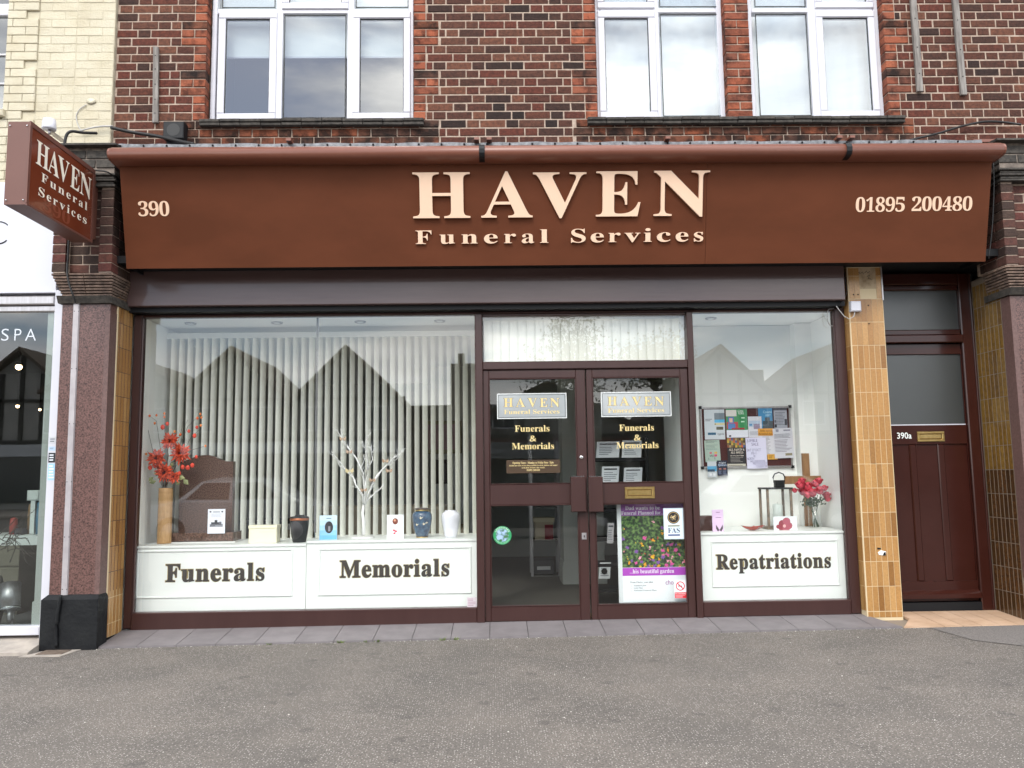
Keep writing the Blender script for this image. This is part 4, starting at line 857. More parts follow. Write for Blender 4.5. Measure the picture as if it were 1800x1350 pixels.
stems = [((288, 857), (270, 800), (257, 740), (250, 730)), ((288, 857), (282, 790), (275, 740), (263, 731)), ((290, 857), (296, 800), (290, 760), (289, 728)), ((290, 857), (310, 800), (330, 750), (352, 728)), ((292, 857), (312, 810), (340, 790), (361, 784)), ((286, 857), (268, 810), (255, 785), (244, 772)), ((292, 857), (315, 790), (322, 755), (330, 738)), ((290, 857), (312, 815), (335, 770), (351, 755)), ((290, 857), (305, 800), (318, 760), (322, 740))]
b = MB()
for s_ in stems: b.tube([at3(px, py, .30+.02*k) for k, (px, py) in enumerate(s_)], .0022, mat('twig', hexc('4a3c2e'), .8), 5, .0012)
b.build('stem', None, DV)
mo = mat('orange_berry', hexc('f09040'), .45, col2=hexc('e06030'), nscale=20, vary=.15)
for px, py, r0 in ((263, 731, .011), (275, 730, .010), (289, 727, .011), (289, 733, .010), (294, 745, .017), (286, 751, .02), (307, 759, .012), (317, 764, .012), (352, 728, .011), (347, 735, .012), (354, 734, .011), (353, 748, .011), (346, 751, .014), (342, 766, .018), (332, 758, .014), (361, 784, .010), (252, 773, .010), (272, 744, .011), (257, 798, .010), (264, 822, .019), (272, 820, .014), (321, 821, .018), (330, 822, .019), (338, 818, .018), (315, 832, .016), (345, 803, .014), (278, 833, .012)):
    b = MB(); p = at3(px, py, .27); b.ball(p, r0, None, 8, 6, 1.15); b.build('berry', mo if r0 < .0135 else mat('red_lantern_berry', hexc('e04a34'), .5, vary=.2), DV)
for i, (px, py, dx, dz) in enumerate(((312, 838, .07, -.015), (322, 842, .05, -.05), (275, 845, -.06, -.02), (282, 835, -.055, .02), (300, 822, .02, .05), (308, 850, .05, .01), (270, 838, -.04, -.04))):
    p = at3(px, py, .27); d = Vector((dx, -.01, dz)); s_ = Vector((-dz, .01, dx))*.32; b = MB(); b.add([p, p+d*.5+s_, p+d, p+d*.5-s_, p+d*.5+Vector((0, -.006, 0))], [(0, 4, 1), (1, 4, 2), (2, 4, 3), (3, 4, 0)]); b.build('leaf', mat('olive_leaf', hexc('7d8358'), .6, col2=hexc('9a9c68'), nscale=20), DV)
# cream box
x0, zb = at(437, 951, .22); x1, _ = at(486, 951, .22); _, z1 = at(437, 924, .22); CB = thing('memorial_box', 'small cream lidded box left of the black urn', 'box', ((x0+x1)/2, .27, zt))
b = MB(); b.bbox(x0, x1, .22, .34, CZ1, z1-.025, .003); b.build('base', P('e9e4c8', .5), CB); b = MB(); b.bbox(x0-.004, x1+.004, .215, .345, z1-.0249, z1, .003); b.build('lid', P('ece7cc', .5), CB)
# urns
def urn(label, pxc, pyb, pyt, y, prof_n, mats_, zc, hw, decor=None):
    x, _ = at(pxc, pyb, y); z1 = at(pxc, pyt, y)[1]; h = z1-zc; w_ = (at(pxc+hw, pyb, y)[0]-x)
    t = thing('urn', label, 'urn', (x, y, zc))
    for nm, m_, pr_ in prof_n:
        b = MB(); b.lathe([(max(r_*w_, .001), zc+z_*h+.0005) for r_, z_ in pr_], x, y, None, 28); b.build(nm, m_, t)
    if decor: decor(t, x, y, zc, h, w_)
    return t
mk = mat('black_urn', (.018, .019, .021), .4, .5, col2=(.03, .03, .032), nscale=8)
urn('dark grey urn with a copper band and black lid', 526, 950, 905, .24, [('body', mk, [(.62, 0), (.70, .02), (.86, .3), (.97, .6), (1.0, .78), (.98, .80)]), ('copper_band', mat('copper', (.52, .20, .11), .35, .5, .9), [(.99, .80), (1.02, .81), (1.02, .87), (.99, .88)]), ('lid', mk, [(.99, .881), (1.0, .90), (.93, .93), (.7, .95), (.5, .955), (.45, .99), (.05, 1.0)])], None, CZ1, 16.5)
def birds(t, x, y, zc, h, w_):
    b = MB(); m_ = mat('cream_bird_inlay', (.70, .64, .46), .4)
    for k, (ax, hz, s_) in enumerate(((-.05, .66, 1), (-.45, .44, .85), (.25, .46, .95), (.55, .50, .7))):
        shape = [((-1, .25), (-.35, .05), (-.1, .5), (.1, .1), (1, .3), (.3, -.12), (-.1, -.3), (-.3, -.05))][0]
        v = []
        for u, q in shape:
            uu = ax+u*.26*s_; r_ = w_*1.012*math.sqrt(max(1-uu*uu*.0, 0)); th = uu
            zz_ = zc+h*(hz+q*.13*s_); f_ = (zz_-zc)/h; rad = w_*(.62+1.0*f_ if f_ < .38 else 1.0)*1.01; rad = w_*1.015
            v.append((x+rad*math.sin(th), y-rad*math.cos(th), zz_))
        b.add(v, [tuple(range(len(v)))], m_)
    b.build('bird_motif', None, t)
mu = mat('blue_mottled_urn', (.012, .036, .085), .25, .5, col2=(.05, .12, .20), nscale=30, coat=.5)
urn('blue mottled urn with flying cream birds and a gold rim', 742, 942, 892, .30, [('foot', M['brass'], [(.62, 0), (.62, .025), (.58, .03)]), ('body', mu, [(.58, .0305), (.68, .12), (.88, .34), (1.0, .62), (.99, .76), (.86, .84), (.62, .88)]), ('rim', M['brass'], [(.62, .8805), (.70, .895), (.72, .92), (.60, .93)]), ('lid', mat('dark_urn_lid', (.05, .035, .03), .3), [(.60, .9305), (.78, .945), (.80, .965), (.5, .985), (.05, 1.0)])], None, CZ2, 17.5, birds)
mw = mat('white_ceramic', (.80, .80, .86), .2, .5, coat=.5)
urn('plain glossy white urn at the right end of the counter', 792.5, 944, 897, .28, [('body', mw, [(.60, 0), (.66, .06), (.84, .35), (.98, .66), (1.0, .80), (.93, .89), (.72, .94), (.62, .965), (.66, 1.0), (.05, 1.0)])], None, CZ2, 16.5)
def pr_blue(b, x0, x1, z0, z1, y):
    w, h = x1-x0, z1-z0
    for i, c in enumerate(('6fb6e8', '8cc6ee', 'a8d6f2', 'c2e2f6', 'd4ecf8')): b.rect((x0, y, z0+h*i*.2), (w, 0, 0), (0, 0, h*.2), P(c))
    n = 20; b.add([(x0+w*.54+w*.24*math.cos(6.283*i/n), y-.0006, z0+h*.52+h*.24*math.sin(6.283*i/n)) for i in range(n)], [tuple(range(n))], P('26262c'))
    b.rect((x0+w*.5, y-.001, z0+h*.36), (w*.12, 0, 0), (0, 0, h*.2), P('8a8a90')); b.rect((x0+w*.38, y-.0006, z0+h*.86), (w*.3, 0, 0), (0, 0, h*.03), P('5f7f98'))
prop_card('booklet', 'pale blue memorial booklet with an oval photo right of the black urn', 'booklet', 561.5, 592, 950, 906, .22, P('9fd0ee'), pr_blue)
def pr_white(b, x0, x1, z0, z1, y):
    w, h = x1-x0, z1-z0; n = 18; b.add([(x0+w*.5+w*.17*math.cos(6.283*i/n), y, z0+h*.73+h*.13*math.sin(6.283*i/n)) for i in range(n)], [tuple(range(n))], P('7a3018')); b.add([(x0+w*.47+w*.07*math.cos(6.283*i/n), y-.0005, z0+h*.77+h*.05*math.sin(6.283*i/n)) for i in range(n)], [tuple(range(n))], P('d89878'))
    for u, q in ((.42, .36), (.54, .32), (.45, .24)): b.add([(x0+w*u+w*.075*math.cos(6.283*i/8), y, z0+h*q+h*.045*math.sin(6.283*i/8)) for i in range(8)], [tuple(range(8))], P('c8405a'))
    b.rect((x0+w*.25, y, z0+h*.5), (w*.5, 0, 0), (0, 0, h*.015), P('90909a'))
prop_card('order_of_service', 'white memorial card with a round portrait and red hearts beside the branch tree', 'card', 680, 709.5, 948, 905, .22, P('ecf0f2'), pr_white)
# white branch tree with butterflies
TR = thing('branch_tree', 'white painted branch tree dotted with butterflies on the display counter', 'ornament', (at(638, 942, .34)[0], .34, CZ2))
q = lambda u, v_: (450+u/4.22, 680+v_/4.22)
mwb = mat('white_twig', (.80, .80, .78), .6)
b = MB(); x_, z_ = at(638, 942, .34); b.lathe([(.10, CZ2), (.10, CZ2+.012), (.03, CZ2+.014)], x_, .34, None, 20); b.build('base', mwb, TR)
brs = [([(797, 1098), (800, 1000), (790, 940), (800, 870)], .022, .015), ([(798, 880), (790, 800), (740, 730), (722, 670), (665, 620), (625, 560), (590, 520), (550, 495)], .012, .003), ([(800, 870), (805, 760), (795, 640), (745, 530), (690, 460), (640, 390), (600, 320)], .014, .003), ([(803, 870), (812, 700), (830, 570), (815, 450), (820, 380), (855, 340)], .012, .003), ([(805, 880), (840, 780), (880, 700), (930, 620), (1000, 550), (1050, 505), (1110, 455)], .013, .003), ([(820, 850), (880, 790), (920, 760), (950, 712)], .008, .003), ([(850, 750), (900, 650), (960, 590), (1040, 540), (1100, 470)], .009, .002), ([(825, 620), (865, 540), (855, 470), (858, 425)], .007, .002), ([(665, 620), (620, 590), (600, 540)], .005, .002), ([(690, 460), (650, 400), (625, 310)], .005, .002), ([(795, 660), (780, 600), (805, 540), (795, 500)], .005, .002), ([(815, 460), (790, 440), (780, 400)], .004, .002), ([(960, 590), (1010, 570), (1020, 520)], .004, .002)]
rr = random.Random(5)
for pts_, r0, r1 in brs:
    P3 = [at3(*q(u, v_), .34+.03*math.sin(i*1.3+len(pts_))) for i, (u, v_) in enumerate(pts_)]; b = MB(); b.tube(P3, r0*.8, None, 7, r1*.8)
    for i in range(1, len(P3)):
        for k in range(2):
            p = P3[i-1].lerp(P3[i], rr.random()); d = (P3[i]-P3[i-1]).normalized(); s_ = Vector((rr.uniform(-1, 1), rr.uniform(-.6, .6), rr.uniform(-.2, 1))); e_ = p+(d*.6+s_*.7)*.05*rr.uniform(.6, 1.3); b.tube([p, p.lerp(e_, .5)+Vector((rr.uniform(-.006, .006), 0, rr.uniform(-.006, .006))), e_], .003, None, 4, .0012)
    b.build('branch', mwb, TR)
for i, (u, v_) in enumerate(((695, 622), (865, 692), (800, 765), (692, 482), (645, 386), (960, 550), (988, 622))):
    c = at3(*q(u, v_), .30); b = MB(); s_ = .026 if i else .034; a = rr.uniform(-.5, .5)
    for sg in (-1, 1): b.add([c, c+Vector((sg*s_, -.012, s_*.7+a*.01)), c+Vector((sg*s_*1.1, -.01, -.1*s_)), c+Vector((sg*s_*.6, -.004, -s_*.7))], [(0, 1, 2, 3)])
    b.tube([c+Vector((0, 0, -.015)), c+Vector((0, -.003, .015))], .002, None, 5); b.build('butterfly', mat('cream_wing', hexc('d8c9a0'), .6) if i == 0 else mat('tan_wing', hexc('a5826a'), .7, col2=hexc('d0b8a0'), nscale=60), TR)
# =================================================================== right bay
yw = .855
NB = thing('notice_board', 'maroon pinboard with silver frame covered in flyers in the right window', 'notice board', (2.35, .84, 1.2))
x0, z1 = at(1230, 716, .84); x1, z0 = at(1394, 821, .84)
b = MB(); b.box(x0, x1, .845, .857, z0, z1); b.build('felt', mat('maroon_felt', hexc('43201f'), .95, col2=hexc('542a28'), nscale=90), NB)
b = MB(); t = .016
b.bbox(x0, x1, .83, .845, z0, z0+t, .004); b.bbox(x0, x1, .83, .845, z1-t, z1, .004); b.bbox(x0, x0+t, .8305, .845, z0+t, z1-t, .004); b.bbox(x1-t, x1, .8305, .845, z0+t, z1-t, .004); b.build('frame', M['alu'], NB)
for (a, c) in ((x0, z0), (x1, z0), (x0, z1), (x1, z1)): b = MB(); b.bbox(a-.011 if a == x0 else a-.016, a+.016 if a == x0 else a+.011, .826, .846, c-.011 if c == z0 else c-.016, c+.016 if c == z0 else c+.011, .003); b.build('corner_cap', M['black'], NB)
def flyer(label, c, lay, face, prints, rot=0, cat='flyer'):
    """c: corner pixels (x0,y0,x1,y1) in the enlarged photograph of the board"""
    y = .84-.0022*lay; (a, zt_), (d, zb_2) = at(1220+c[0]/9, 700+c[1]/9, y), at(1220+c[2]/9, 700+c[3]/9, y)
    b = MB(); b.box(a, d, y, y+.0008, zb_2, zt_, face); w, h = d-a, zt_-zb_2
    def rc(u0, v0, u1, v1, m_, k=1): b.rect((a+w*u0, y-.0003*k, zt_-h*v1), (w*(u1-u0), 0, 0), (0, 0, h*(v1-v0)), m_)
    def tx(s_, u0, u1, vb, vt, m_, bold=False): write(b, s_, a+w*u0, a+w*u1, zt_-h*vb, zt_-h*vt, FR(y), m_, bold=bold, lift=.0012)
    def ln(u0, v0, u1, v1, n, m_, s_=1): lines(b, a+w*u0, a+w*u1, zt_-h*v1, zt_-h*v0, n, y-.0005, m_, s_, .4)
    prints(rc, tx, ln)
    o = b.build('flyer', None, None); o['label'] = label; o['category'] = cat; o['group'] = 'papers pinned to the notice board'
    if rot: o.rotation_euler = (0, R(rot), 0)
    return o
g_ = P('707480'); dk = P('2a2c34')
flyer('white flyer with a blue seaside photo strip, top left of the pinboard', (155, 180, 495, 650), 2, P('cdd4da'), lambda rc, tx, ln: (rc(.5, .12, 1, .34, P('76828c')), rc(.5, .34, 1, .44, P('52b4e0')), rc(.5, .46, 1, .52, P('d8cf9a')), rc(.58, .58, .92, .68, P('5c5844')), rc(.15, .77, .55, .85, P('2d5f80')), tx('cyprio', .63, .95, .85, .78, dk), ln(.05, .3, .4, .4, 2, g_), rc(.5, .47, .56, .51, dk)))
flyer('green flyer with a child in a blue scarf', (500, 170, 850, 500), 3, P('2f8a52'), lambda rc, tx, ln: (rc(0, .05, .5, .35, P('d6d2cc')), rc(.02, .62, .55, .96, P('b83038')), rc(.1, .38, .36, .68, P('4468b0'), 2), rc(.15, .44, .3, .64, P('e0b49c'), 3), rc(.08, .7, .42, .96, P('3f78b8'), 3), tx('GOOD', .56, .82, .16, .06, P('e8f0e8'), True), tx('NEWS', .58, .84, .27, .17, P('e8f0e8'), True), rc(.72, .4, .88, .46, P('bfe0c8')), rc(.7, .58, .86, .64, P('bfe0c8')), rc(.25, .90, .85, .98, P('a02430'), 4)))
flyer('blank white sheet below the green flyer', (515, 495, 860, 620), 2, P('e2e4ee'), lambda rc, tx, ln: (rc(.1, .7, .2, .9, dk),))
flyer('blue poster of grey hills and sea', (1010, 160, 1250, 480), 2, P('3f86b4'), lambda rc, tx, ln: (rc(.3, .62, 1, 1, P('38464e')), rc(.45, .45, .8, .62, P('4c5a62')), tx('Coastal', .35, .95, .24, .12, P('b8e0ee')), ln(.5, .3, .9, .4, 2, P('b8e0ee'))))
flyer('grey typed notice in the top right corner of the pinboard', (1255, 150, 1480, 475), 3, P('a6a9b4'), lambda rc, tx, ln: (rc(0, 0, 1, .13, P('54545e')), ln(.1, .2, .9, .85, 9, P('74767f')), rc(.8, .55, .98, .85, P('44464e'), 2), rc(.03, .6, .15, .72, P('60626c'), 2), rc(.03, .8, .2, .95, P('34363e'), 2)))
flyer('white leaflet with a lilac flower picture', (850, 290, 1080, 620), 4, P('d6d6de'), lambda rc, tx, ln: (rc(.05, .2, .9, .5, P('b4c4d8')), rc(.4, .35, .85, .6, P('94849c'), 2), rc(.08, .35, .3, .45, P('4c8cbc'), 2), ln(.1, .7, .9, .9, 4, P('9a9aa6'))))
flyer('orange strip reading Family heading, beside the lilac leaflet', (1010, 480, 1250, 590), 5, P('dc9a34'), lambda rc, tx, ln: (tx('Family learning', .15, .97, .45, .18, P('5a3a10')), tx('Parentmail class', .04, .95, .88, .6, P('5a3a10'))))
flyer('white typed letter hanging lowest on the right of the pinboard', (1258, 475, 1590, 945), 6, P('d2d2da'), lambda rc, tx, ln: (ln(.05, .18, .92, .34, 4, P('6c6c78'), 4), ln(.05, .37, .92, .8, 9, P('8c8894'), 5), rc(.55, .84, .9, .92, P('8c8468')), rc(.15, .03, .3, .12, P('9090a0')), rc(.55, .05, .9, .1, P('8a8a98'))), -2)
flyer('white list half hidden behind the typed letter', (1040, 590, 1290, 890), 3, P('d8d8de'), lambda rc, tx, ln: (ln(.1, .05, .7, .98, 14, P('a09ca8'), 9),))
flyer('small orange card under the white list', (1160, 885, 1325, 968), 4, P('dca440'), lambda rc, tx, ln: (ln(.1, .2, .6, .8, 3, P('7a5a20')),))
flyer('pale green ticket sheet with small pink and yellow squares', (170, 665, 425, 1005), 2, P('a9bdb0'), lambda rc, tx, ln: (ln(.1, .03, .9, .12, 2, P('6c7c74')), ln(.1, .2, .9, .45, 4, P('8c9c94')), rc(.3, .54, .45, .63, P('d07080')), rc(.62, .54, .8, .63, P('d8b050')), rc(.6, .66, .78, .76, P('d04878')), tx('RAFFLE', .3, .55, .76, .68, dk), rc(.2, .8, .24, .9, g_), rc(.6, .8, .64, .9, g_)), -2)
flyer('dark poster reading ALL SAINTS and ALL SOULS under a stained glass picture', (520, 625, 820, 1035), 3, P('232026'), lambda rc, tx, ln: ([rc(i/9, .02+j*.09, (i+1)/9, .02+(j+1)*.09, P(c_), 1) for j in range(4) for i, c_ in enumerate([('a08840', '6c5c34', 'c0603a', '4a3a24', '3c5c8c', 'c0a040', '884c34', '5c6c3c', '9c8c60')[(i*2+j*5) % 9] for i in range(9)])], tx('ALL SAINTS &', .08, .95, .50, .42, P('e8dcd0'), True), tx('ALL SOULS', .18, .88, .61, .53, P('e8dcd0'), True), tx('Sun 4 November 6.30pm', .15, .9, .71, .67, P('e8dcd0'), True), ln(.15, .74, .9, .95, 4, P('8a8480'))))
flyer('cream slip along the bottom edge under the dark poster', (520, 1036, 820, 1100), 2, P('cfc9b8'), lambda rc, tx, ln: (ln(.08, .3, .9, .6, 1, P('5a564c')),))
flyer('handwritten white poster reading JUMBLE SALE at a Methodist church', (820, 625, 1165, 1110), 5, P('dcdaf0'), lambda rc, tx, ln: (tx('JUMBLE', .05, .58, .14, .05, P('6c6890')), tx('SALE', .28, .62, .26, .17, P('6c6890')), tx('SAT 27 OCT', .04, .72, .44, .36, P('6c6890')), tx('10-1', .24, .48, .54, .46, P('6c6890')), tx('@', .34, .44, .62, .56, P('6c6890')), tx('NORTH', .03, .36, .72, .64, P('5a5488')), tx('HILLINGDON', .18, .88, .80, .73, P('5a5488')), tx('METHODIST', .3, .98, .88, .81, P('5a5488')), tx('CHURCH', .46, .96, .97, .89, P('5a5488'))), -1)
flyer('small flyer with a blue sea view hanging off the bottom left of the pinboard', (208, 1000, 362, 1250), 6, P('c6ccd2'), lambda rc, tx, ln: (rc(0, .3, 1, .62, P('5ba2cc')), rc(0, .5, .8, .65, P('2a4860'), 2), rc(.2, .75, .45, .9, P('e6eaee')), rc(.6, .75, .85, .9, P('e6eaee'))))
flyer('navy flyer with white headline hanging off the bottom of the pinboard', (362, 985, 535, 1225), 7, P('20263c'), lambda rc, tx, ln: (tx('Night', .2, .85, .2, .1, P('e8ecf4')), tx('Quizzes', .1, .92, .36, .22, P('c0d4f0'), True), rc(.15, .5, .4, .6, P('a86c60')), rc(.6, .5, .85, .6, P('a86c60')), ln(.12, .66, .42, .9, 4, P('7c86a4')), ln(.56, .66, .9, .9, 4, P('7c86a4'))))
# cross, lantern, roses, dish, cards
CR = thing('wooden_cross', 'plain brown wooden cross leaning on the wall behind the roses', 'cross', (at(1414, 930, .72)[0], .72, CZ3))
xa, zt_ = at(1409, 797, .72); xb, _ = at(1420, 797, .72)
b = MB(); b.bbox(xa, xb+.005, .70, .73, CZ3, zt_, .004); b.build('upright', M['wood'], CR)
x0, z1 = at(1378, 837, .70); x1, z0 = at(1453, 850, .70); b = MB(); b.bbox(x0, x1, .685, .6995, z0, z1, .004); b.build('crossbar', M['wood'], CR)
LN = thing('lantern', 'wooden lantern with black loop handle and a white candle inside', 'lantern', (at(1372, 930, .42)[0], .42, CZ3))
lx0, _ = at(1348, 900, .36); lx1, _ = at(1393, 900, .36); lz1 = at(1370, 857, .38)[1]; ly0, ly1 = .34, .34+(lx1-lx0)
b = MB(); mw_ = mat('grey_brown_wood', (.13, .10, .075), .7, .3, col2=(.24, .17, .11), nscale=20)
for i, (a, c) in enumerate(((lx0, ly0), (lx1-.02, ly0), (lx0+.0, ly1-.02), (lx1-.02, ly1-.02))): bb = MB(); bb.bbox(a, a+.02, c, c+.02, CZ3+.02, lz1-.015, .003); bb.build('post', mw_, LN)
bb = MB(); bb.bbox(lx0-.006, lx1+.006, ly0-.006, ly1+.006, CZ3, CZ3+.02, .003); bb.build('base', mw_, LN)
bb = MB(); bb.bbox(lx0-.006, lx1+.006, ly0-.006, ly1+.006, lz1-.015, lz1, .003); bb.build('top', mat('dark_lantern_top', (.03, .03, .032), .5), LN)
bb = MB(); bb.box(lx0+.02, lx1-.02, ly0+.008, ly0+.010, CZ3+.02, lz1-.016); bb.build('pane', M['dglass'], LN)
cxl = (lx0+lx1)/2; cyl = (ly0+ly1)/2; zc0 = at(1372, 828, cyl)[1]; xh0 = at(1361, 845, cyl)[0]; xh1 = at(1378, 845, cyl)[0]; cxh = (xh0+xh1)/2
bb = MB(); bb.bbox(xh0+.003, xh1-.003, cyl-.03, cyl+.03, lz1, at(1370, 844, cyl)[1], .006); bb.build('chimney', M['black'], LN)
zh0 = at(1370, 846, cyl)[1]; bb = MB(); hw = (xh1-xh0)/2+.005; bb.tube([(cxh-hw, cyl, zh0-.01), (cxh-hw*1.1, cyl, zh0+.035), (cxh-hw*.8, cyl, zh0+.065), (cxh, cyl, zh0+.08), (cxh+hw*.8, cyl, zh0+.065), (cxh+hw*1.1, cyl, zh0+.035), (cxh+hw, cyl, zh0-.01)], .006, None, 8); bb.build('handle', M['black'], LN)
CA = thing('candle', 'white pillar candle standing inside the lantern', 'candle', (cxl+.02, cyl, CZ3+.02)); bb = MB(); zcn = at(1378, 884, cyl)[1]; rcn = .043; bb.lathe([(rcn, CZ3+.0205), (rcn, zcn-.02), (rcn*.9, zcn-.012), (.012, zcn-.006)], cxl+.015, cyl, None, 20); bb.build('wax', mat('candle_wax', (.75, .78, .76), .5), CA); bb = MB(); bb.tube([(cxl+.015, cyl, zcn-.008), (cxl+.016, cyl, zcn+.006)], .0015, None, 5); bb.build('wick', M['black'], CA)
RV = thing('rose_vase', 'clear glass vase of red roses right of the lantern', 'vase', (at(1431, 930, .45)[0], .45, CZ3))
vx0, _ = at(1421, 900, .45); vx1, _ = at(1443, 900, .45); vz = at(1431, 885, .45)[1]; vc = (vx0+vx1)/2; vw = (vx1-vx0)/2
bb = MB(); bb.lathe([(vw*.95, CZ3+.001), (vw, CZ3+.02), (vw*.98, vz)], vc, .45, None, 16); bb.build('glass_vessel', M['dglass'], RV)
bb = MB(); rr = random.Random(3)
for i in range(9): a = rr.uniform(-1, 1); bb.tube([(vc-a*vw*.7, .45+rr.uniform(-.02, .02), CZ3+.01), (vc, .45, CZ3+.10), (vc+a*.10, .45+rr.uniform(-.04, .04), vz+.08)], .003, None, 5)
bb.build('stem', mat('rose_stem', hexc('3c5238'), .6), RV)
mr_ = mat('red_rose_petal', hexc('b02a3c'), .55, col2=hexc('d85060'), nscale=30, vary=.25)
for i, (px, py, r0) in enumerate(((1406, 852, .045), (1420, 855, .05), (1434, 850, .045), (1441, 862, .045), (1449, 858, .035), (1412, 864, .045), (1428, 866, .05), (1397, 862, .028), (1453, 870, .04), (1410, 845, .035), (1440, 845, .035), (1455, 877, .032), (1420, 870, .035))):
    c = at3(px, py, .40+.03*(i % 3)); bb = MB(); r0 *= 1.15
    for ring, (n_, sp) in enumerate(((4, .35), (6, .65), (7, .95))):
        for k in range(n_):
            a = 2*math.pi*k/n_+ring; tl = R((70, 42, 12)[ring]+rr.uniform(-8, 8)); d = Vector((math.cos(a)*math.cos(tl), math.sin(a)*math.cos(tl)*.9-.25, math.sin(tl))).normalized(); s_ = d.cross(Vector((0, 0, 1)) if abs(d.z) < .9 else Vector((1, 0, 0))).normalized(); n2_ = s_.cross(d); R_ = r0*sp*1.05; w_ = r0*.42
            bb.add([c+d*R_*.2, c+d*R_*.7-s_*w_-n2_*.2*r0, c+d*R_+n2_*.25*r0, c+d*R_*.7+s_*w_-n2_*.2*r0], [(0, 1, 2, 3)], None, True)
    bb.ball(c, r0*.72, None, 9, 6); bb.build('rose', mr_, RV)
bb = MB()
for i in range(130): p = at3(1428+rr.gauss(0, 10), 880+rr.uniform(-6, 8), .42+rr.uniform(-.04, .04)); d = Vector((rr.uniform(-1, 1), rr.uniform(-.5, .5), rr.uniform(-1, .4))).normalized()*.025; s_ = d.cross(Vector((0, 1, 0))).normalized()*.008; bb.add([p, p+d*.5+s_, p+d, p+d*.5-s_], [(0, 1, 2, 3)])
bb.build('foliage', mat('rose_leaf', hexc('34452c'), .6, vary=.3), RV)
# red leaf shaped dish
x, _ = at(1324, 930, .22); w_ = (at(1343, 930, .22)[0]-at(1304, 930, .22)[0])/2; bb = MB(); ns, nr = 24, 5; v = []
for j in range(nr+1):
    f = j/nr
    for i in range(ns):
        a = 2*math.pi*i/ns; r_ = f*(1+.12*math.cos(4*a)); v.append((x+w_*r_*math.cos(a), .22+.055*r_*math.sin(a), CZ3+.004+.036*f**2*(1+.18*math.cos(2*a))))
bb.add(v, [(j*ns+i, j*ns+(i+1) % ns, (j+1)*ns+(i+1) % ns, (j+1)*ns+i) for j in range(nr) for i in range(ns)], None, True)
md = mat('red_glass_dish', hexc('b03a22'), .12, .5, col2=hexc('7c1814'), nscale=14, coat=.6); D = thing('dish', 'shallow red leaf shaped dish between pink leaflet and flower card', 'dish', (x, .22, CZ3)); bb.build('bowl', md, D); bb = MB(); bb.ball((x, .20, CZ3+.034), .012, None); bb.build('knob', md, D)
def pr_fl(b, x0, x1, z0, z1, y):
    w, h = x1-x0, z1-z0
    for u, q_, r_ in ((.38, .55, .17), (.55, .7, .17), (.62, .42, .18), (.35, .28, .15), (.52, .22, .15), (.2, .36, .10), (.48, .48, .12)): b.add([(x0+w*u+w*r_*math.cos(6.283*i/10), y-.0003*(u*5), z0+h*q_+w*r_*.9*math.sin(6.283*i/10)) for i in range(10)], [tuple(range(10))], P('8a2838' if u < .5 else 'a04858'))
    b.add([(x0+w*.45+w*.07*math.cos(6.283*i/8), y-.003, z0+h*.40+w*.07*math.sin(6.283*i/8)) for i in range(8)], [tuple(range(8))], P('d8a8a8'))
prop_card('greeting_card', 'white card with a dark red flower in front of the lantern', 'card', 1360.5, 1402, 936, 908, .26, P('dde2e4'), pr_fl)
def pr_pk(b, x0, x1, z0, z1, y):
    w, h = x1-x0, z1-z0; b.rect((x0+.35*w, y, z0+.87*h), (.35*w, 0, 0), (0, 0, .03*h), P('8c6c90')); b.rect((x0+.3*w, y, z0+.65*h), (.5*w, 0, 0), (0, 0, .025*h), P('8c6c90'))
    for sg in (-1, 1): b.add([(x0+w*(.62+sg*.0), y, z0+.12*h), (x0+w*(.62+sg*.3), y, z0+.36*h), (x0+w*(.62+sg*.32), y, z0+.2*h), (x0+w*(.62+sg*.15), y, z0+.06*h)][::sg], [(0, 1, 2, 3)], P('4c4048'))
prop_card('pink_leaflet', 'tall narrow pink leaflet with a butterfly at the left end of the right counter', 'leaflet', 1253, 1272.5, 937, 896, .20, P('dcc0e0'), pr_pk)
x0, z0 = at(1231, 936, .3); x1, z1 = at(1253, 907, .3); BB = thing('brown_box', 'small dark brown box behind the pink leaflet', 'box', ((x0+x1)/2, .35, CZ3)); b = MB(); b.bbox(x0-.08, x1, .30, .42, CZ3, z1-.02, .003); b.build('base', P('4a302a'), BB); b = MB(); b.bbox(x0-.083, x1+.003, .297, .423, z1-.0199, z1, .003); b.build('lid', P('523630'), BB)
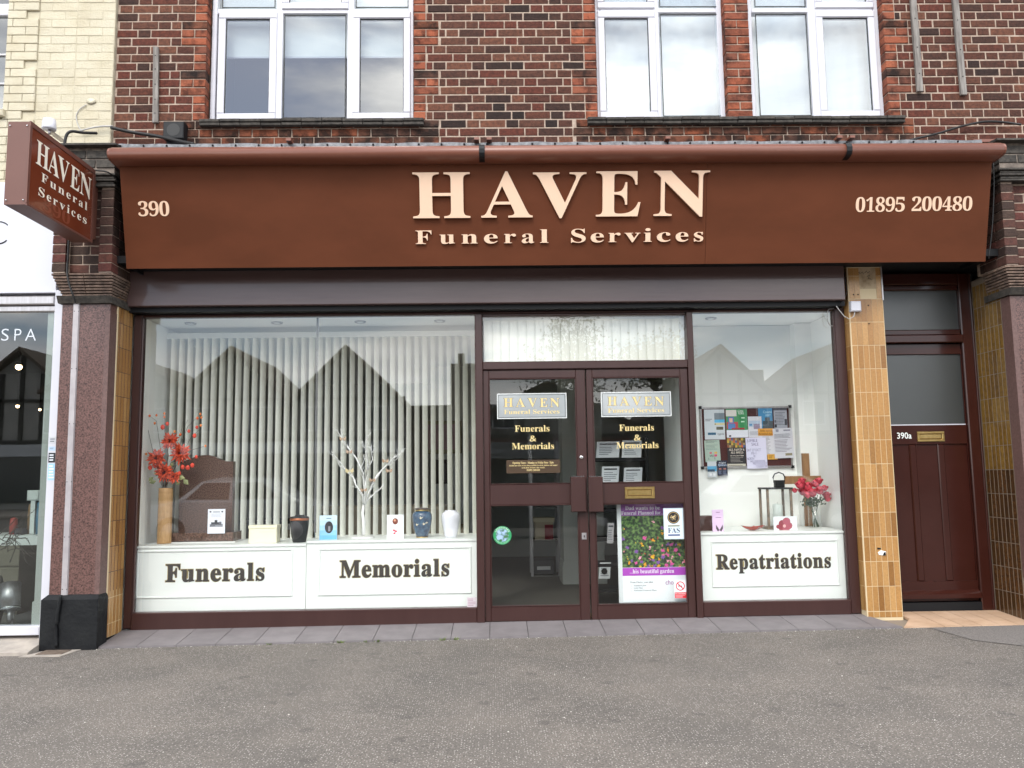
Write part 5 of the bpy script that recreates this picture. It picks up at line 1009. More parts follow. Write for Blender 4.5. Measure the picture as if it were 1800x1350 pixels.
# =================================================================== inside the shop
RK = thing('brochure_rack', 'black brochure rack full of white leaflets inside the right door leaf', 'rack', (1.05, .9, .06))
yr = .80; x0, _ = at(1044, 800, yr); x1, _ = at(1134, 800, yr)
b = MB()
for x in (x0-.03, x1): b.box(x, x+.03, yr, yr+.3, .06, at(1100, 768, yr)[1])
b.build('side_panel', M['black'], RK)
for k, py in enumerate((805, 852, 895, 945, 990, 1035)):
    z_ = at(1090, py, yr)[1]; b = MB(); b.bbox(x0, x1, yr-.03, yr+.28, z_-.03, z_, .004); b.build('shelf', M['black'], RK)
def brochure(px0, px1, py0, py1, lab, col='eceef2', head='4a4c54', k=1):
    y = yr-.06; (a, zt_), (d, zb_2) = at(px0, py0, y), at(px1, py1, y); b = MB(); b.add([(a, y-.0, zb_2), (d, y, zb_2), (d+.02, y+.05, zt_), (a+.02, y+.05, zt_)], [(0, 1, 2, 3)], P(col)); b.add([(a, y+.006, zb_2), (d, y+.006, zb_2), (d+.02, y+.056, zt_), (a+.02, y+.056, zt_)], [(3, 2, 1, 0)], P(col))
    def q_(u0, u1, v0, v1, m_):
        def pp(u, v_): return (a+(d-a)*u+.02*v_, y-.0012+.05*v_, zb_2+(zt_-zb_2)*v_)
        b.add([pp(u0, v0), pp(u1, v0), pp(u1, v1), pp(u0, v1)], [(0, 1, 2, 3)], m_)
    q_(.12, .88, .80, .88, P(head)); rr = random.Random(px0)
    for i in range(5): q_(.12, rr.uniform(.5, .9), .18+.11*i, .22+.11*i, P('8c9098'))
    o = b.build('brochure', None, None); o['label'] = lab; o['category'] = 'brochure'; o['group'] = 'brochures on the rack'
brochure(1047, 1088, 776, 804, 'wide white brochure on the top shelf of the rack, left'); brochure(1092, 1127, 774, 804, 'white brochure with black header on the top shelf of the rack, right', head='1c1c20')
brochure(1056, 1087, 820, 850, 'white brochure with a black title bar on the second shelf', head='14141a'); brochure(1095, 1128, 822, 850, 'brochure with small pictures on the second shelf, right')
brochure(1066, 1078, 920, 955, 'narrow photo brochure on the third shelf', 'c8c4c8'); 
brochure(1052, 1072, 990, 1017, 'white brochure with a big black dot on the low shelf', 'f4f4f6', 'f4f4f6')
x, z = at(1062, 1004, yr-.075); b = MB(); disc(b, x, z, .028, yr-.09, M['black']); 
o = b.build('printed_dot', None, [q for q in bpy.data.objects if q.name.startswith('brochure') and 'big black dot' in q.get('label', '')][0])
GC = thing('display_cabinet', 'glass and grey metal cabinet inside the left door leaf', 'cabinet', (.6, 3.0, .06)); yc = 3.0
x0, _ = at(932, 900, yc); x1, _ = at(984, 900, yc)
b = MB()
for x in (x0, x1-.03):
    for y_ in (yc, yc+.4): b.box(x, x+.03, y_, y_+.03, .06, 1.75)
b.build('post', M['alu'], GC)
for py in (1012, 949, 891, 830):
    z_ = at(950, py, yc)[1]; b = MB(); b.box(x0+.031, x1-.031, yc, yc+.42, z_-.02, z_); b.build('shelf', M['darkwall'], GC)
z_ = at(950, 949, yc)[1]; x0b, z1b = at(940, 918, yc+.05); x1b, _ = at(972, 920, yc+.05); t = thing('casket_box', 'small cream casket box with a red side on the cabinet shelf', 'box', ((x0b+x1b)/2, yc+.1, z_)); b = MB(); b.box(x0b, x1b, yc+.05, yc+.3, z_, z1b, P('b8a890')); b.box(x1b-.1, x1b+.001, yc+.045, yc+.049, z_, z1b-.03, P('8c2430')); b.build('body', None, t); b = MB(); b.box(x0b-.02, x1b+.02, yc+.03, yc+.32, z1b+.0005, z1b+.05); b.build('lid', P('c8bca0'), t)
z_ = at(950, 1010, yc)[1]; t = thing('storage_box', 'dark storage box with a white label at the bottom of the cabinet', 'box', ((x0b+x1b)/2, yc+.1, z_)); x0c, z1c = at(938, 985, yc+.05); b = MB(); b.box(x0c, x1b, yc+.05, yc+.35, z_+.001, z1c); b.build('body', P('3a3a3c'), t); b = MB(); b.box(x0c+.04, x1b-.04, yc+.045, yc+.049, z_+.05, z_+.09); b.build('paper_label', P('c4c4c4'), t)
# office furniture glimpsed between the blind slats
t = thing('desk', 'dark desk behind the vertical blind', 'desk', (-2.6, 3.2, .06)); b = MB(); b.box(-3.1, -2.1, 3.0, 3.6, .72, .76); b.build('top', P('14161c'), t)
for x in (-3.08, -2.14): b = MB(); b.box(x, x+.04, 3.02, 3.58, .06, .72); b.build('leg', P('14161c'), t)
t = thing('sofa', 'beige sofa low behind the vertical blind slats', 'sofa', (-1.3, 2.6, .06)); b = MB(); b.bbox(-2.2, -.5, 2.4, 3.1, .15, .52, .03); b.build('seat', P('9c8f72', .9), t); b = MB(); b.bbox(-2.2, -.5, 3.0, 3.25, .52, .92, .03); b.build('back', P('a09478', .9), t)
for x in (-2.35, -.5): b = MB(); b.bbox(x, x+.15, 2.4, 3.2, .15, .68, .03); b.build('arm', P('9c8f72', .9), t)
for lab, pa, c_ in (('picture in a pale frame glimpsed through the rightmost blind slats', (744, 740, 812, 797), 'a08088'), ('small dark framed picture below the pale frame', (764, 808, 790, 850), '505058')):
    (x0, z1), (x1, z0) = at(pa[0], pa[1], 3.6), at(pa[2], pa[3], 3.6); t = thing('framed_picture', lab, 'picture', ((x0+x1)/2, 3.6, z0)); b = MB(); b.bbox(x0, x1, 3.57, 3.6, z0, z1, .01); b.build('frame', P('8c8468') if c_[0] == 'a' else M['black'], t); b = MB(); b.box(x0+.05, x1-.05, 3.563, 3.569, z0+.05, z1-.05); b.build('print', P(c_), t)
b = MB(); b.box(-.8, -.13, 3.61, 3.7, .05, 2.66); struct('office_partition', b, M['greywall'])
# =================================================================== FLAT DOOR 390a
DY = .13
FD = part('flat_door', SH, (3.8, DY, .1)); FD['label'] = 'oxblood painted door numbered 390a with obscured glass'
dx0 = at(1556, 900, DY)[0]-.1; gx0 = at(1560, 680, DY)[0]; gx1 = at(1693, 680, DY)[0]; gz1 = at(1620, 623, DY)[1]; gz0 = at(1620, 747, DY)[1]; dz1 = at(1620, 605, DY)[1]; dz0 = .14; dx1 = 4.10
b = MB(); b.bbox(dx0, gx0, DY, DY+.045, dz0, dz1, .003); b.bbox(gx1, dx1, DY, DY+.045, dz0, dz1, .003); b.bbox(gx0, gx1, DY+.0005, DY+.045, gz1, dz1, .003)
zr = at(1620, 781, DY)[1]; b.bbox(gx0, gx1, DY+.0005, DY+.045, zr, gz0, .003); zbr = at(1620, 1022, DY)[1]; b.bbox(gx0, gx1, DY+.0005, DY+.045, dz0, zbr, .003); b.build('frame', M['door'], FD)
b = MB(); b.box(gx0-.02, gx1+.02, DY+.018, DY+.024, gz0-.02, gz1+.02); b.build('pane', M['obscure'], FD)
xm1 = at(1609, 850, DY)[0]; xm2 = at(1659, 850, DY)[0]
b = MB(); b.box(gx0, gx1, DY+.016, DY+.04, zbr, zr); b.build('panel', M['door'], FD)
b = MB(); b.bbox(xm1-.03, xm1+.03, DY+.001, DY+.016, zbr, zr, .008); b.bbox(xm2-.03, xm2+.03, DY+.001, DY+.016, zbr, zr, .008); b.build('muntin', M['door'], FD)
b = MB(); b.xprism([(DY-.05, .17), (DY, .17), (DY, .235), (DY-.012, .235), (DY-.05, .205)], dx0, dx1); b.build('weatherboard', M['door'], FD)
b = MB(); b.box(gx0, gx1, DY+.001, DY+.012, gz0-.004, gz0+.006); b.build('glazing_bead', M['upvc'], FD)
letterplate(FD, 1611.5, 758.5, 1660.5, 776, DY-.001)
(u0, zb), (u1, _) = at(1577, 771, DY), at(1602.5, 771, DY); zt_ = at(1577, 760.5, DY)[1]
b = MB(); write(b, '390a', u0, u1, zb, zt_, FR(DY), M['white'], bold=False, lift=.002, ref='0', off=.012); b.build('house_number', None, FD)
DF = part('door_frame', SH, (3.8, DY, .1))
def fbar(x0, x1, z0, z1, y0, y1, name): b = MB(); b.bbox(x0, x1, y0, y1, z0, z1, .008); b.build(name, M['door'], DF)
fbar(4.105, 4.20, .03, 2.98, DY-.035, DY+.08, 'jamb'); fbar(3.31, dx0-.003, .03, 2.98, DY-.035, DY+.08, 'jamb')
zt1_ = at(1620, 590, DY)[1]; zt0_ = at(1620, 604, DY)[1]; fbar(3.31, 4.1045, zt0_, zt1_, DY-.055, DY+.08, 'transom')
tz0 = at(1620, 580, DY)[1]; tz1 = at(1620, 511, DY)[1]; tx0 = at(1553, 550, DY)[0]; tx1 = at(1686, 550, DY)[0]
fbar(3.31, 4.1045, zt1_+.0005, tz0, DY-.02, DY+.08, 'sill_rail'); fbar(tx1, 4.1045, tz0, tz1, DY-.02, DY+.08, 'stile'); fbar(3.31, 4.1045, tz1, tz1+.045, DY-.022, DY+.08, 'head_rail'); fbar(3.31, 4.1045, tz1+.0455, 2.98, DY-.035, DY+.08, 'head')
b = MB(); b.box(3.31, tx1+.01, DY+.01, DY+.018, tz0-.01, tz1+.01); b.build('toplight_pane', M['obscure'], DF)
fbar(4.20, 4.224, .03, 2.98, .10, DY+.08, 'cover_strip')
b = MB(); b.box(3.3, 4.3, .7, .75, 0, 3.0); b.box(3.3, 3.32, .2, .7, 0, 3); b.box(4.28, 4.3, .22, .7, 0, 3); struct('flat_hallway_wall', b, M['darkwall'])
b = MB(); b.box(dx0-.05, 4.15, DY-.03, .3, .06, .135); b.build('threshold', M['black'], DF)
# =================================================================== STEP TILES
def strip(name, label, pts_fn, x0, x1, n, m, grout, skew=0):
    pass
ST = thing('tiled_step', None, None, (0, -.2, 0)); ST['kind'] = 'structure'
def step_tile(xa0, xa1, xb0, xb1, m):       # back edge xa, front edge xb
    zb0, zf = .048+.0035*(xa0+3), .012
    g = .0025; b = MB(); yb, yf = -.002, -.43
    def zz2(x, back): return (.042+.0045*(x+3.07)) if back else gz(x)+.014
    v = [(xb0+g, yf, zz2(xb0, 0)), (xb1-g, yf, zz2(xb1, 0)), (xa1-g, yb, zz2(xa1, 1)), (xa0+g, yb, zz2(xa0, 1))]
    v += [(p[0], p[1], p[2]-.030) for p in v]; b.add(v, [(0, 1, 2, 3), (0, 4, 5, 1), (1, 5, 6, 2), (2, 6, 7, 3), (3, 7, 4, 0)]); return b.build('tile', m, ST)
xt = -3.06
while xt < 3.0:
    step_tile(xt, min(xt+.30, 3.03), xt, min(xt+.30, 3.16), M['greytile']); xt += .30
step_tile(3.03, 3.04, 3.03, 3.20, M['greytile']) if False else None
b = MB(); b.add([(-3.06, -.427, gz(-3)-.02), (3.15, -.427, gz(3.2)-.02), (3.15, -.427, gz(3.2)+.009), (-3.06, -.427, gz(-3)+.009), (-3.06, .05, .034), (3.02, .05, .062)], [(0, 1, 2, 3), (3, 2, 5, 4)]); b.build('bedding', mat('dark_bedding', (.07, .065, .06), .9), ST)
S2 = thing('tiled_doorstep', None, None, (3.8, -.2, 0)); S2['kind'] = 'structure'
def dtile(xa0, xa1, xb0, xb1, yb, yf, z0, z1, m):
    g = .003; b = MB(); v = [(xb0+g, yf+g, z0), (xb1-g, yf+g, z0), (xa1-g, yb-g, z1), (xa0+g, yb-g, z1)]; v += [(p[0], p[1], p[2]-.02) for p in v]; b.add(v, [(0, 1, 2, 3), (0, 4, 5, 1), (1, 5, 6, 2), (2, 6, 7, 3), (3, 7, 4, 0)]); b.build('tile', m, S2)
for i in range(8):
    xa = 3.345+i*.148; x_b = 3.20+i*.148
    dtile(xa-.0, xa+.148, xa, xa+.148, .09, -.18, .052, .066, M['peachtile']); dtile(xa if i else 3.335, xa+.148, (xa if i else 3.17), xa+.148, -.18, -.43, .036, .052, M['peachtile'])
b = MB(); b.box(3.17, 4.55, -.425, .10, -.05, .030); b.build('bedding', M['browngrout'], S2)
patch_o = None
b = MB(); b.add([(3.42, -.95, gz(3.4)+.003), (3.75, -1.3, gz(3.75)+.003), (4.4, -1.75, gz(4.4)+.003), (8.9, -2.3, gz(8.9)+.003), (8.9, -.45, gz(8.9)+.003), (3.36, -.45, gz(3.36)+.003)], [(0, 1, 2, 3, 4, 5)]); struct('asphalt_patch', b, patch)
# weeds and grit at the foot of the step
def weed(px, py, lab):
    x, z = at(px, py, -.45); rr = random.Random(px); b = MB()
    for i in range(14):
        a = rr.uniform(0, 6.28); L_ = rr.uniform(.012, .035); d = Vector((math.cos(a)*L_, math.sin(a)*L_*.5, rr.uniform(.3, 1)*L_)); s_ = Vector((-math.sin(a), math.cos(a), 0))*.0035; p = Vector((x+rr.uniform(-.02, .02), -.445, gz(x))); b.add([p-s_, p+s_, p+d*.6+s_, p+d], [(0, 1, 2, 3)])
    tag(b.build('weed', mat('weed_green', hexc('5f6e34'), .7, vary=.3), None), lab, 'weed', 'weeds along the tiled step')
for px, lab in ((473, 'small green weed at the step edge below the Funerals counter'), (598, 'green weed at the step edge below the branch tree'), (641, 'larger green weed pair at the step edge below the Memorials lettering'), (662, 'tiny weed just right of the larger weeds'), (778, 'green weed at the step edge below the white urn'), (801, 'tiny weed nearest the double door')): weed(px, 1126, lab)
b = MB(); rr = random.Random(9)
for i in range(420):
    x = rr.uniform(-3.1, 3.3); y_ = -.44-abs(rr.gauss(0, .02)) if i % 3 else rr.uniform(-4, -.5); s_ = rr.uniform(.0015, .0045) if i % 3 else rr.uniform(.002, .006)
    c = Vector((x, y_, gz(x)+s_*.3)); b.add([c+Vector((s_, 0, 0)), c+Vector((0, s_, 0)), c-Vector((s_, 0, 0)), c-Vector((0, s_, 0)), c+Vector((0, 0, s_*.8))], [(0, 1, 4), (1, 2, 4), (2, 3, 4), (3, 0, 4)])
b.build('gravel_grit', mat('pale_grit', (.55, .52, .47), .8, vary=.25), None, kind='stuff')
# stopcock cover at the left plinth
x, z = at(90, 1152, -.62); DC = thing('drain_cover', 'small square metal inspection cover in a pale concrete surround by the black plinth', 'drain cover', (-3.42, -.6, gz(-3.4)))
b = MB(); zc = gz(-3.4)+.002
b.add([(-3.50, -.70, zc), (-3.20, -.70, zc), (-3.16, -.47, zc), (-3.40, -.47, zc), (-3.50, -.70, zc+.006), (-3.20, -.70, zc+.006), (-3.16, -.47, zc+.006), (-3.40, -.47, zc+.006)], [(4, 5, 6, 7), (0, 1, 5, 4), (1, 2, 6, 5), (3, 0, 4, 7)]); b.build('surround', M['palestone'], DC)
b = MB(); b.bbox(-3.41, -3.22, -.64, -.49, zc+.006, zc+.010, .002); b.build('lid', mat('rusty_iron', (.09, .065, .05), .8, col2=(.16, .12, .09), nscale=40), DC)
# =================================================================== PROJECTING SIGN
PS = thing('projecting_sign', 'red brown box sign hung out from the left pillar with HAVEN lettering', 'sign', (-3.2, -.6, 2.75))
sx = -3.155; sy0, sy1 = -.58, -1.50; sz0 = 3.12; sz1 = 3.705; th = .15
def sproj(px, py):
    d = ray(px, py); t = (sx-CAM.x)/d.x; p = CAM+d*t; return p.y, p.z
b = MB(); fr_ = .03
b.box(sx-th, sx-.006, sy1, sy0, sz0, sz1); b.build('case', M['signcase'], PS)
b = MB()
b.box(sx-.006, sx+.004, sy1, sy0, sz1-fr_, sz1+.004); b.box(sx-.006, sx+.004, sy1, sy0, sz0-.004, sz0+fr_*.4); b.box(sx-.0061, sx+.0035, sy1-.004, sy1+fr_*.8, sz0+fr_*.4, sz1-fr_); b.box(sx-.0061, sx+.0035, sy0-fr_*.8, sy0+.004, sz0+fr_*.4, sz1-fr_); b.build('rim', M['signcase'], PS)
b = MB(); b.box(sx-.0055, sx-.001, sy1+fr_*.8, sy0-fr_*.8, sz0+fr_*.4, sz1-fr_); b.build('face', M['signface'], PS)
for y_, z_ in ((sy1-.003, sz0+.03), (sy1-.003, sz1-.03)):
    for x_ in (sx-th+.015, sx-.02): b = MB(); b.ball((x_, y_, z_), .006, None, 6, 4); b.build('rivet', M['chrome'], PS)
SFm = (Vector((sx, 0, 0)), Vector((0, 1, 0)), Vector((0, 0, 1)), Vector((1, 0, 0)))
ly = lambda f: sy1+(sy0-sy1)*f
for ch, a, c in (('H', .095, .27), ('A', .26, .425), ('V', .40, .575), ('E', .60, .745), ('N', .755, .945)):
    b = MB(); write(b, ch, ly(a), ly(c), sz0+.325, sz0+.495, SFm, P('efe6d6', .4), lift=.0015); b.build('letter', None, PS)
for word, f0, f1, zb_2, h_ in (('Funeral', .18, .89, .225, .062), ('Services', .15, .89, .115, .062)):
    n_ = len(word); ws = [1.2 if c in 'FSunv' else (.55 if c in 'il' else .9) for c in word]; tot = sum(ws)+.45*(n_-1); cur = 0
    for ch, w_ in zip(word, ws):
        a = f0+(f1-f0)*cur/tot; c = f0+(f1-f0)*(cur+w_)/tot; cur += w_+.45
        b = MB(); write(b, ch, ly(a), ly(c), sz0+zb_2, sz0+zb_2+h_, SFm, P('efe6d6', .4), lift=.0015); b.build('letter', None, PS)
b = MB(); write(b, '390', ly(.22), ly(.62), sz0+.03, sz0+.12, SFm, mat('ghost_numerals', (.21, .055, .03), .2), lift=.0008, ref='0'); b.build('ghost_number', None, PS)
b = MB(); b.box(sx-.11, sx-.02, sy0+.0, -.48, sz0+.05, sz1-.05); b.build('bracket', M['signcase'], PS)
# =================================================================== small things on the wall
def box_thing(name, label, cat, px0, py0, px1, py1, y, dep, m, bv=.006):
    (x0, z1), (x1, z0) = at(px0, py0, y), at(px1, py1, y); b = MB(); b.bbox(x0, x1, y, y+dep, z0, z1, bv); return b, (x0, x1, z0, z1)
for (pa, pb, w_, lab) in (((273.5, 82), (272.5, 215), .022, 'short weathered timber batten on the dark brick left of the windows'), ((1606, 0), (1618, 160), .026, 'weathered timber batten nearer the right window'), ((1680, 0), (1695, 166), .026, 'longest weathered timber batten, at the far right of the wall')):
    (xa, za), (xb, zb) = at(*pa, WY-.03), at(*pb, WY-.03)
    if pa[1] == 0: d_ = (xa-xb)/(za-zb); za += .5; xa += .5*d_
    t = thing('timber_batten', lab, 'batten', (xb, WY-.03, zb), 'timber battens on the upper wall')
    b = MB(); n = 8; v = []; rr = random.Random(int(pa[0]))
    for i in range(n+1):
        f = i/n; x = xb+(xa-xb)*f; z = zb+(za-zb)*f; j0, j1 = rr.uniform(-.002, .002), rr.uniform(-.002, .002)
        v += [(x-w_+j0, WY-.032, z), (x+w_+j1, WY-.032, z), (x+w_+j1, WY-.006, z), (x-w_+j0, WY-.006, z)]
    b.add(v, [(4*i+k, 4*i+(k+1) % 4, 4*i+4+(k+1) % 4, 4*i+4+k) for i in range(n) for k in range(4)]+[(3, 2, 1, 0), (4*n, 4*n+1, 4*n+2, 4*n+3)]); b.build('strip', M['timber'], t)
    b = MB()
    for f in (.12, .3, .5, .7, .88): b.ball((xb+(xa-xb)*f, WY-.034, zb+(za-zb)*f), .005, None, 6, 4)
    b.build('nails', M['black'], t)
AB = thing('alarm_speaker', 'square black plastic speaker box above the left end of the awning', 'speaker', (-2.72, -.2, 4.15))
b, e_ = box_thing('', '', '', 287, 213, 322, 243, -.20, .10, None); b.build('body', M['black'], AB); b = MB(); disc(b, (e_[0]+e_[1])/2, (e_[2]+e_[3])/2, .055, -.2015, M['gasket']); b.build('grille', None, AB); b = MB(); b.box(e_[0]+.02, e_[1]+.005, -.16, -.1, e_[2]-.03, e_[2]); b.build('bracket', M['black'], AB)
SN = thing('white_sensor', 'white domed outdoor sensor on the cream wall above the box sign', 'sensor', (-3.66, -.45, 4.0)); x, z = at(86, 228, -.50)
b = MB(); z1 = at(86, 209, -.5)[1]; b.lathe([(.052, z), (.055, z+.01), (.048, z1-.006), (.03, z1)], x, -.50, None, 22); b.build('dome', M['upvc'], SN); b = MB(); b.box(x-.01, x+.02, -.5, -.3, z-.02, z); b.lathe([(.01, z-.04), (.01, z)], x+.005, -.5); b.build('bracket', M['alu'], SN)
JB = thing('junction_box', 'small white junction box with grey cable on the ochre tiled pilaster', 'junction box', (3.12, -.13, 2.46)); b, e_ = box_thing('', '', '', 1496, 529, 1515, 547, -.15, .045, None, .008); b.build('box', M['upvc'], JB)
b = MB(); b.tube([at3(px, py, -.13) for px, py in ((1503, 546), (1501, 556), (1493, 561), (1484, 556), (1475, 545), (1470, 538))], .004, M['greycable'], 6); b.build('lead', None, JB)
def cable(label, pts_, r, m, sm=True):
    P3 = [at3(*p) for p in pts_]
    if sm:
        out = []
        for i in range(len(P3)-1):
            p0, p1, p2, p3 = P3[max(i-1, 0)], P3[i], P3[i+1], P3[min(i+2, len(P3)-1)]
            for k in range(5):
                t = k/5; out.append(.5*((2*p1)+(-p0+p2)*t+(2*p0-5*p1+4*p2-p3)*t*t+(-p0+3*p1-3*p2+p3)*t**3))
        P3 = out+[P3[-1]]
    b = MB(); b.tube(P3, r, None, 7); return tag(b.build('cable', m, None), label, 'cable')
cable('thick black cable looping over the left pillar top towards the speaker box', [(113, 262, -.56), (116, 240, -.56), (125, 231, -.55), (145, 233, -.5), (170, 234, -.4)], .012, M['cable'])
cable('black cable bundle sagging from the cream wall to the awning', [(195, 224, -.17), (230, 232, -.17), (280, 240, -.18), (320, 249, -.3), (340, 253, -.4)], .015, M['cable'])
cable('thin grey cable running along the foot of the cream wall', [(141, 230, -.17), (160, 225, -.17), (180, 222, -.17), (198, 222, -.17)], .007, M['greycable'])
cable('thin grey cable arching down the cream wall from a plastered patch', [(152, 184, -.14), (140, 192, -.14), (134, 205, -.14), (138, 222, -.15), (145, 231, -.17)], .004, M['greycable'])
cable('black cable running down the front of the left brick pillar', [(121, 420, -.49), (119, 455, -.49), (118, 480, -.50), (122, 500, -.505), (128, 518, -.50), (133, 532, -.475)], .008, M['cable'])
cable('black cable lying over the black plinth of the left pillar', [(107, 1046, -.475), (103, 1070, -.478), (99, 1100, -.478), (99, 1138, -.478)], .013, M['blackplinth'])
cable('thin black cable rising over the upper wall at the far right', [(1600, 246, -.2), (1650, 234, -.16), (1690, 222, -.15), (1730, 214, -.14), (1765, 215, -.14), (1795, 219, -.2)], .010, M['cable'])
cable('thin black cable hanging beside the right end of the fascia', [(1746, 285, -.5), (1747, 330, -.5), (1744, 400, -.47), (1738, 455, -.44)], .005, M['cable'])
cable('thin dark cable down the left side of the ochre pilaster', [(1483, 472, -.11), (1487, 500, -.12), (1488, 515, -.12), (1480, 530, -.12), (1472, 540, -.09), (1466, 530, -.05)], .004, M['cable'])
cable('thin grey cable looping inside the top corner of the right window', [(1466, 542, -.02), (1456, 545, -.02), (1454, 560, -.02), (1458, 571, -.02), (1464, 573, -.02)], .003, M['greycable'])
cable('thin black cable nailed across the left pillar under its sooty cap', [(160, 299, -.56), (175, 300, -.57), (190, 303, -.56), (205, 315, -.5), (207, 330, -.45)], .006, M['cable'])
# aluminium cable cover on the left pillar
CC = thing('cable_cover', 'flat aluminium cable cover strip screwed down the left granite pillar', 'cable cover', (-3.35, -.43, .385))
(xa, za), (xb, zb) = at(135, 532, -.425), at(113, 1046, -.425); w_ = .0265
b = MB(); b.add([(xb-w_, -.4215, zb), (xb+w_, -.4215, zb), (xa+w_, -.4215, za), (xa-w_, -.4215, za), (xb-w_+.006, -.434, zb), (xb+w_-.006, -.434, zb), (xa+w_-.006, -.434, za), (xa-w_+.006, -.434, za)], [(4, 5, 6, 7), (0, 4, 7, 3), (1, 2, 6, 5), (0, 1, 5, 4), (3, 7, 6, 2)]); b.build('strip', mat('dull_aluminium', (.36, .33, .34), .5, .5, .3, col2=(.44, .41, .42), nscale=8), CC)
b = MB()
for py in (547, 648, 745, 847, 944, 1036):
    x, z = at(135-22*(py-532)/514, py, -.434)
    for s_ in (-.017, .017): b.ball((x+s_, -.434, z), .004, None, 6, 4)
b.build('screws', M['black'], CC)
# =================================================================== NEIGHBOUR ON THE LEFT
NB_ = thing('neighbour_building', 'cream painted brick building with a white spa shopfront at the left edge', 'building', (-4.2, .1, 0))
cw = part('wall', NB_, (-4.2, WY, 3.9)); cx0 = -6.2; wx = at(22, 100, -.05)[0]
b = MB(); b.box(wx+.008, -3.258, WY-.0295, WY+.3, 3.4, ZT); b.box(cx0, wx+.008, WY-.028, WY+.3, 3.4, at(15, 205, -.1)[1]-.03); b.build('mortar_bed', M['creamjoint'], cw)
r_ = -11; rest = MB()
xq = at(58, 100, WY)[0]
while Z0+C_*r_ < ZT:
    z0 = Z0+C_*(r_-1)+.002; z1 = Z0+C_*r_-.002; x = -3.26; k = 0
    lim = wx if r_ > 0 else cx0
    tooth = ((r_+30)//3) % 2
    while x > lim:
        L_ = (.215, .1025)[(k+r_) % 2]; xa = max(x-L_, lim); pr = .018 if xa < xq+(.05 if tooth else -.05) else 0
        if x-xa > .03:
            vis = xa > -4.05 and z0 < 5.5 and z1 > 3.75
            if vis: place('brick', brickmesh(x-xa, .09, z1-z0, M['cream'], rnd.randrange(3)), cw, ((x+xa)/2, WY-.032-pr+.045+rnd.uniform(-.0015, .0015), (z0+z1)/2))
            else: rest.bbox(xa, x, WY-.032-pr, WY+.05-pr, z0, z1, .004, M['cream'])
        x -= L_+.0035; k += 1
    r_ += 1
rest.build('further_bricks', None, cw, kind='stuff')
x, z = at(160, 178, WY-.04); b = MB(); b.lathe([(.0, 0), (.04, 0), (.045, .006), (.0, .012)], 0, 0, None, 12); b.v = [(x+p[0]*.9, WY-.036-p[2]*.8, z+p[1]*.6) for p in b.v]; b.build('plaster_patch', M['cream'], cw)
w = part('window', NB_, (wx-.5, -.02, 4.4)); zs = at(12, 205, -.03)[1]
b = MB(); wy = -.04; b.bbox(wx-.05, wx+.006, wy, wy+.08, zs, 6.0, .006); b.bbox(wx-1.2, wx-.05, wy, wy+.08, zs, zs+.06, .006); b.bbox(wx-1.2, wx-.05, wy, wy+.08, at(10, 25, wy)[1]-.01, at(10, 25, wy)[1]+.10, .006); b.build('frame', M['upvc'], w)
b = MB(); b.bbox(wx-1.2, wx-.05, wy+.01, wy+.03, at(10, 96, wy)[1], at(10, 93, wy)[1], .002); b.bbox(wx-1.2, wx-.05, wy+.01, wy+.03, at(10, 147, wy)[1], at(10, 144, wy)[1], .002); b.build('glazing_bar', M['upvc'], w)
b = MB(); b.box(wx-1.2, wx-.045, wy+.03, wy+.04, zs+.05, 6.0); b.build('pane', M['dgu'], w)
b = MB(); b.bbox(wx-1.2, wx+.03, -.19, -.04, zs-.06, zs-.002, .006); b.build('sill', M['creamjoint'], w)
b = MB(); b.box(-6.2, -3.4, 1.5, 1.6, 3.4, 6.3); b.build('room_wall', M['darkwall'], NB_)
# spa fascia, frame and window
NY = -.36; fz0 = at(50, 515, NY)[1]; fz1 = at(50, 372, NY)[1]+.25; fx1 = -3.535
SG = thing('spa_fascia', 'plain white fascia panel with a thin black letter C on the spa next door', 'sign', (-4.3, NY, fz0)); b = MB(); b.bbox(-6.2, fx1, NY, NY+.1, fz0, fz1, .004); b.build('panel', mat('white_fascia_gloss', (.62, .63, .70), .3), SG)
b = MB(); (xc, zc) = at(-4, 412, NY); rC = (at(15, 412, NY)[0]-at(-20, 412, NY)[0])/2*1.0; cxC = at(-2, 412, NY)[0]; hC = (at(0, 390, NY)[1]-at(0, 428, NY)[1])/2; zc = at(0, 409, NY)[1]
b.tube([(cxC+rC*1.15*math.cos(R(a)), NY-.003, zc+rC*1.15*math.sin(R(a))) for a in range(44, 320, 8)], .0045, None, 5); b.build('letter', M['black'], SG)
SP = part('spa_shopfront', NB_, (-4.3, NY, 0))
b = MB(); z1a = fz0; z0a = at(50, 545, NY)[1]; b.bbox(-6.2, -3.545, NY+.005, NY+.1, z0a+.045, z1a-.02, .01); b.bbox(-6.2, -3.545, NY+.03, NY+.1, z0a-.01, z0a+.045, .01); b.build('head_frame', M['alu'], SP)
(xa, _), (xb, _) = at(97, 800, NY), at(104, 800, NY)
b = MB(); xj0, xj1 = -3.535, -3.452; b.bbox(xj0, xj1, NY-.01, NY+.05, -.05, z0a+.16, .004); b.build('white_jamb', M['upvc'], SP)
b = MB(); b.box(-6.2, xj0, NY+.05, NY+.058, .13, z0a-.01); b.build('pane', glass('spa_window_glass', 1.9, (.80, .83, .82), wob=.012), SP)
b = MB(); zsl = at(30, 1101, NY)[1]; b.bbox(-6.2, xj0, NY-.01, NY+.1, at(30, 1117, NY)[1], zsl, .005); b.build('bottom_frame', M['upvc'], SP)
b = MB(); 
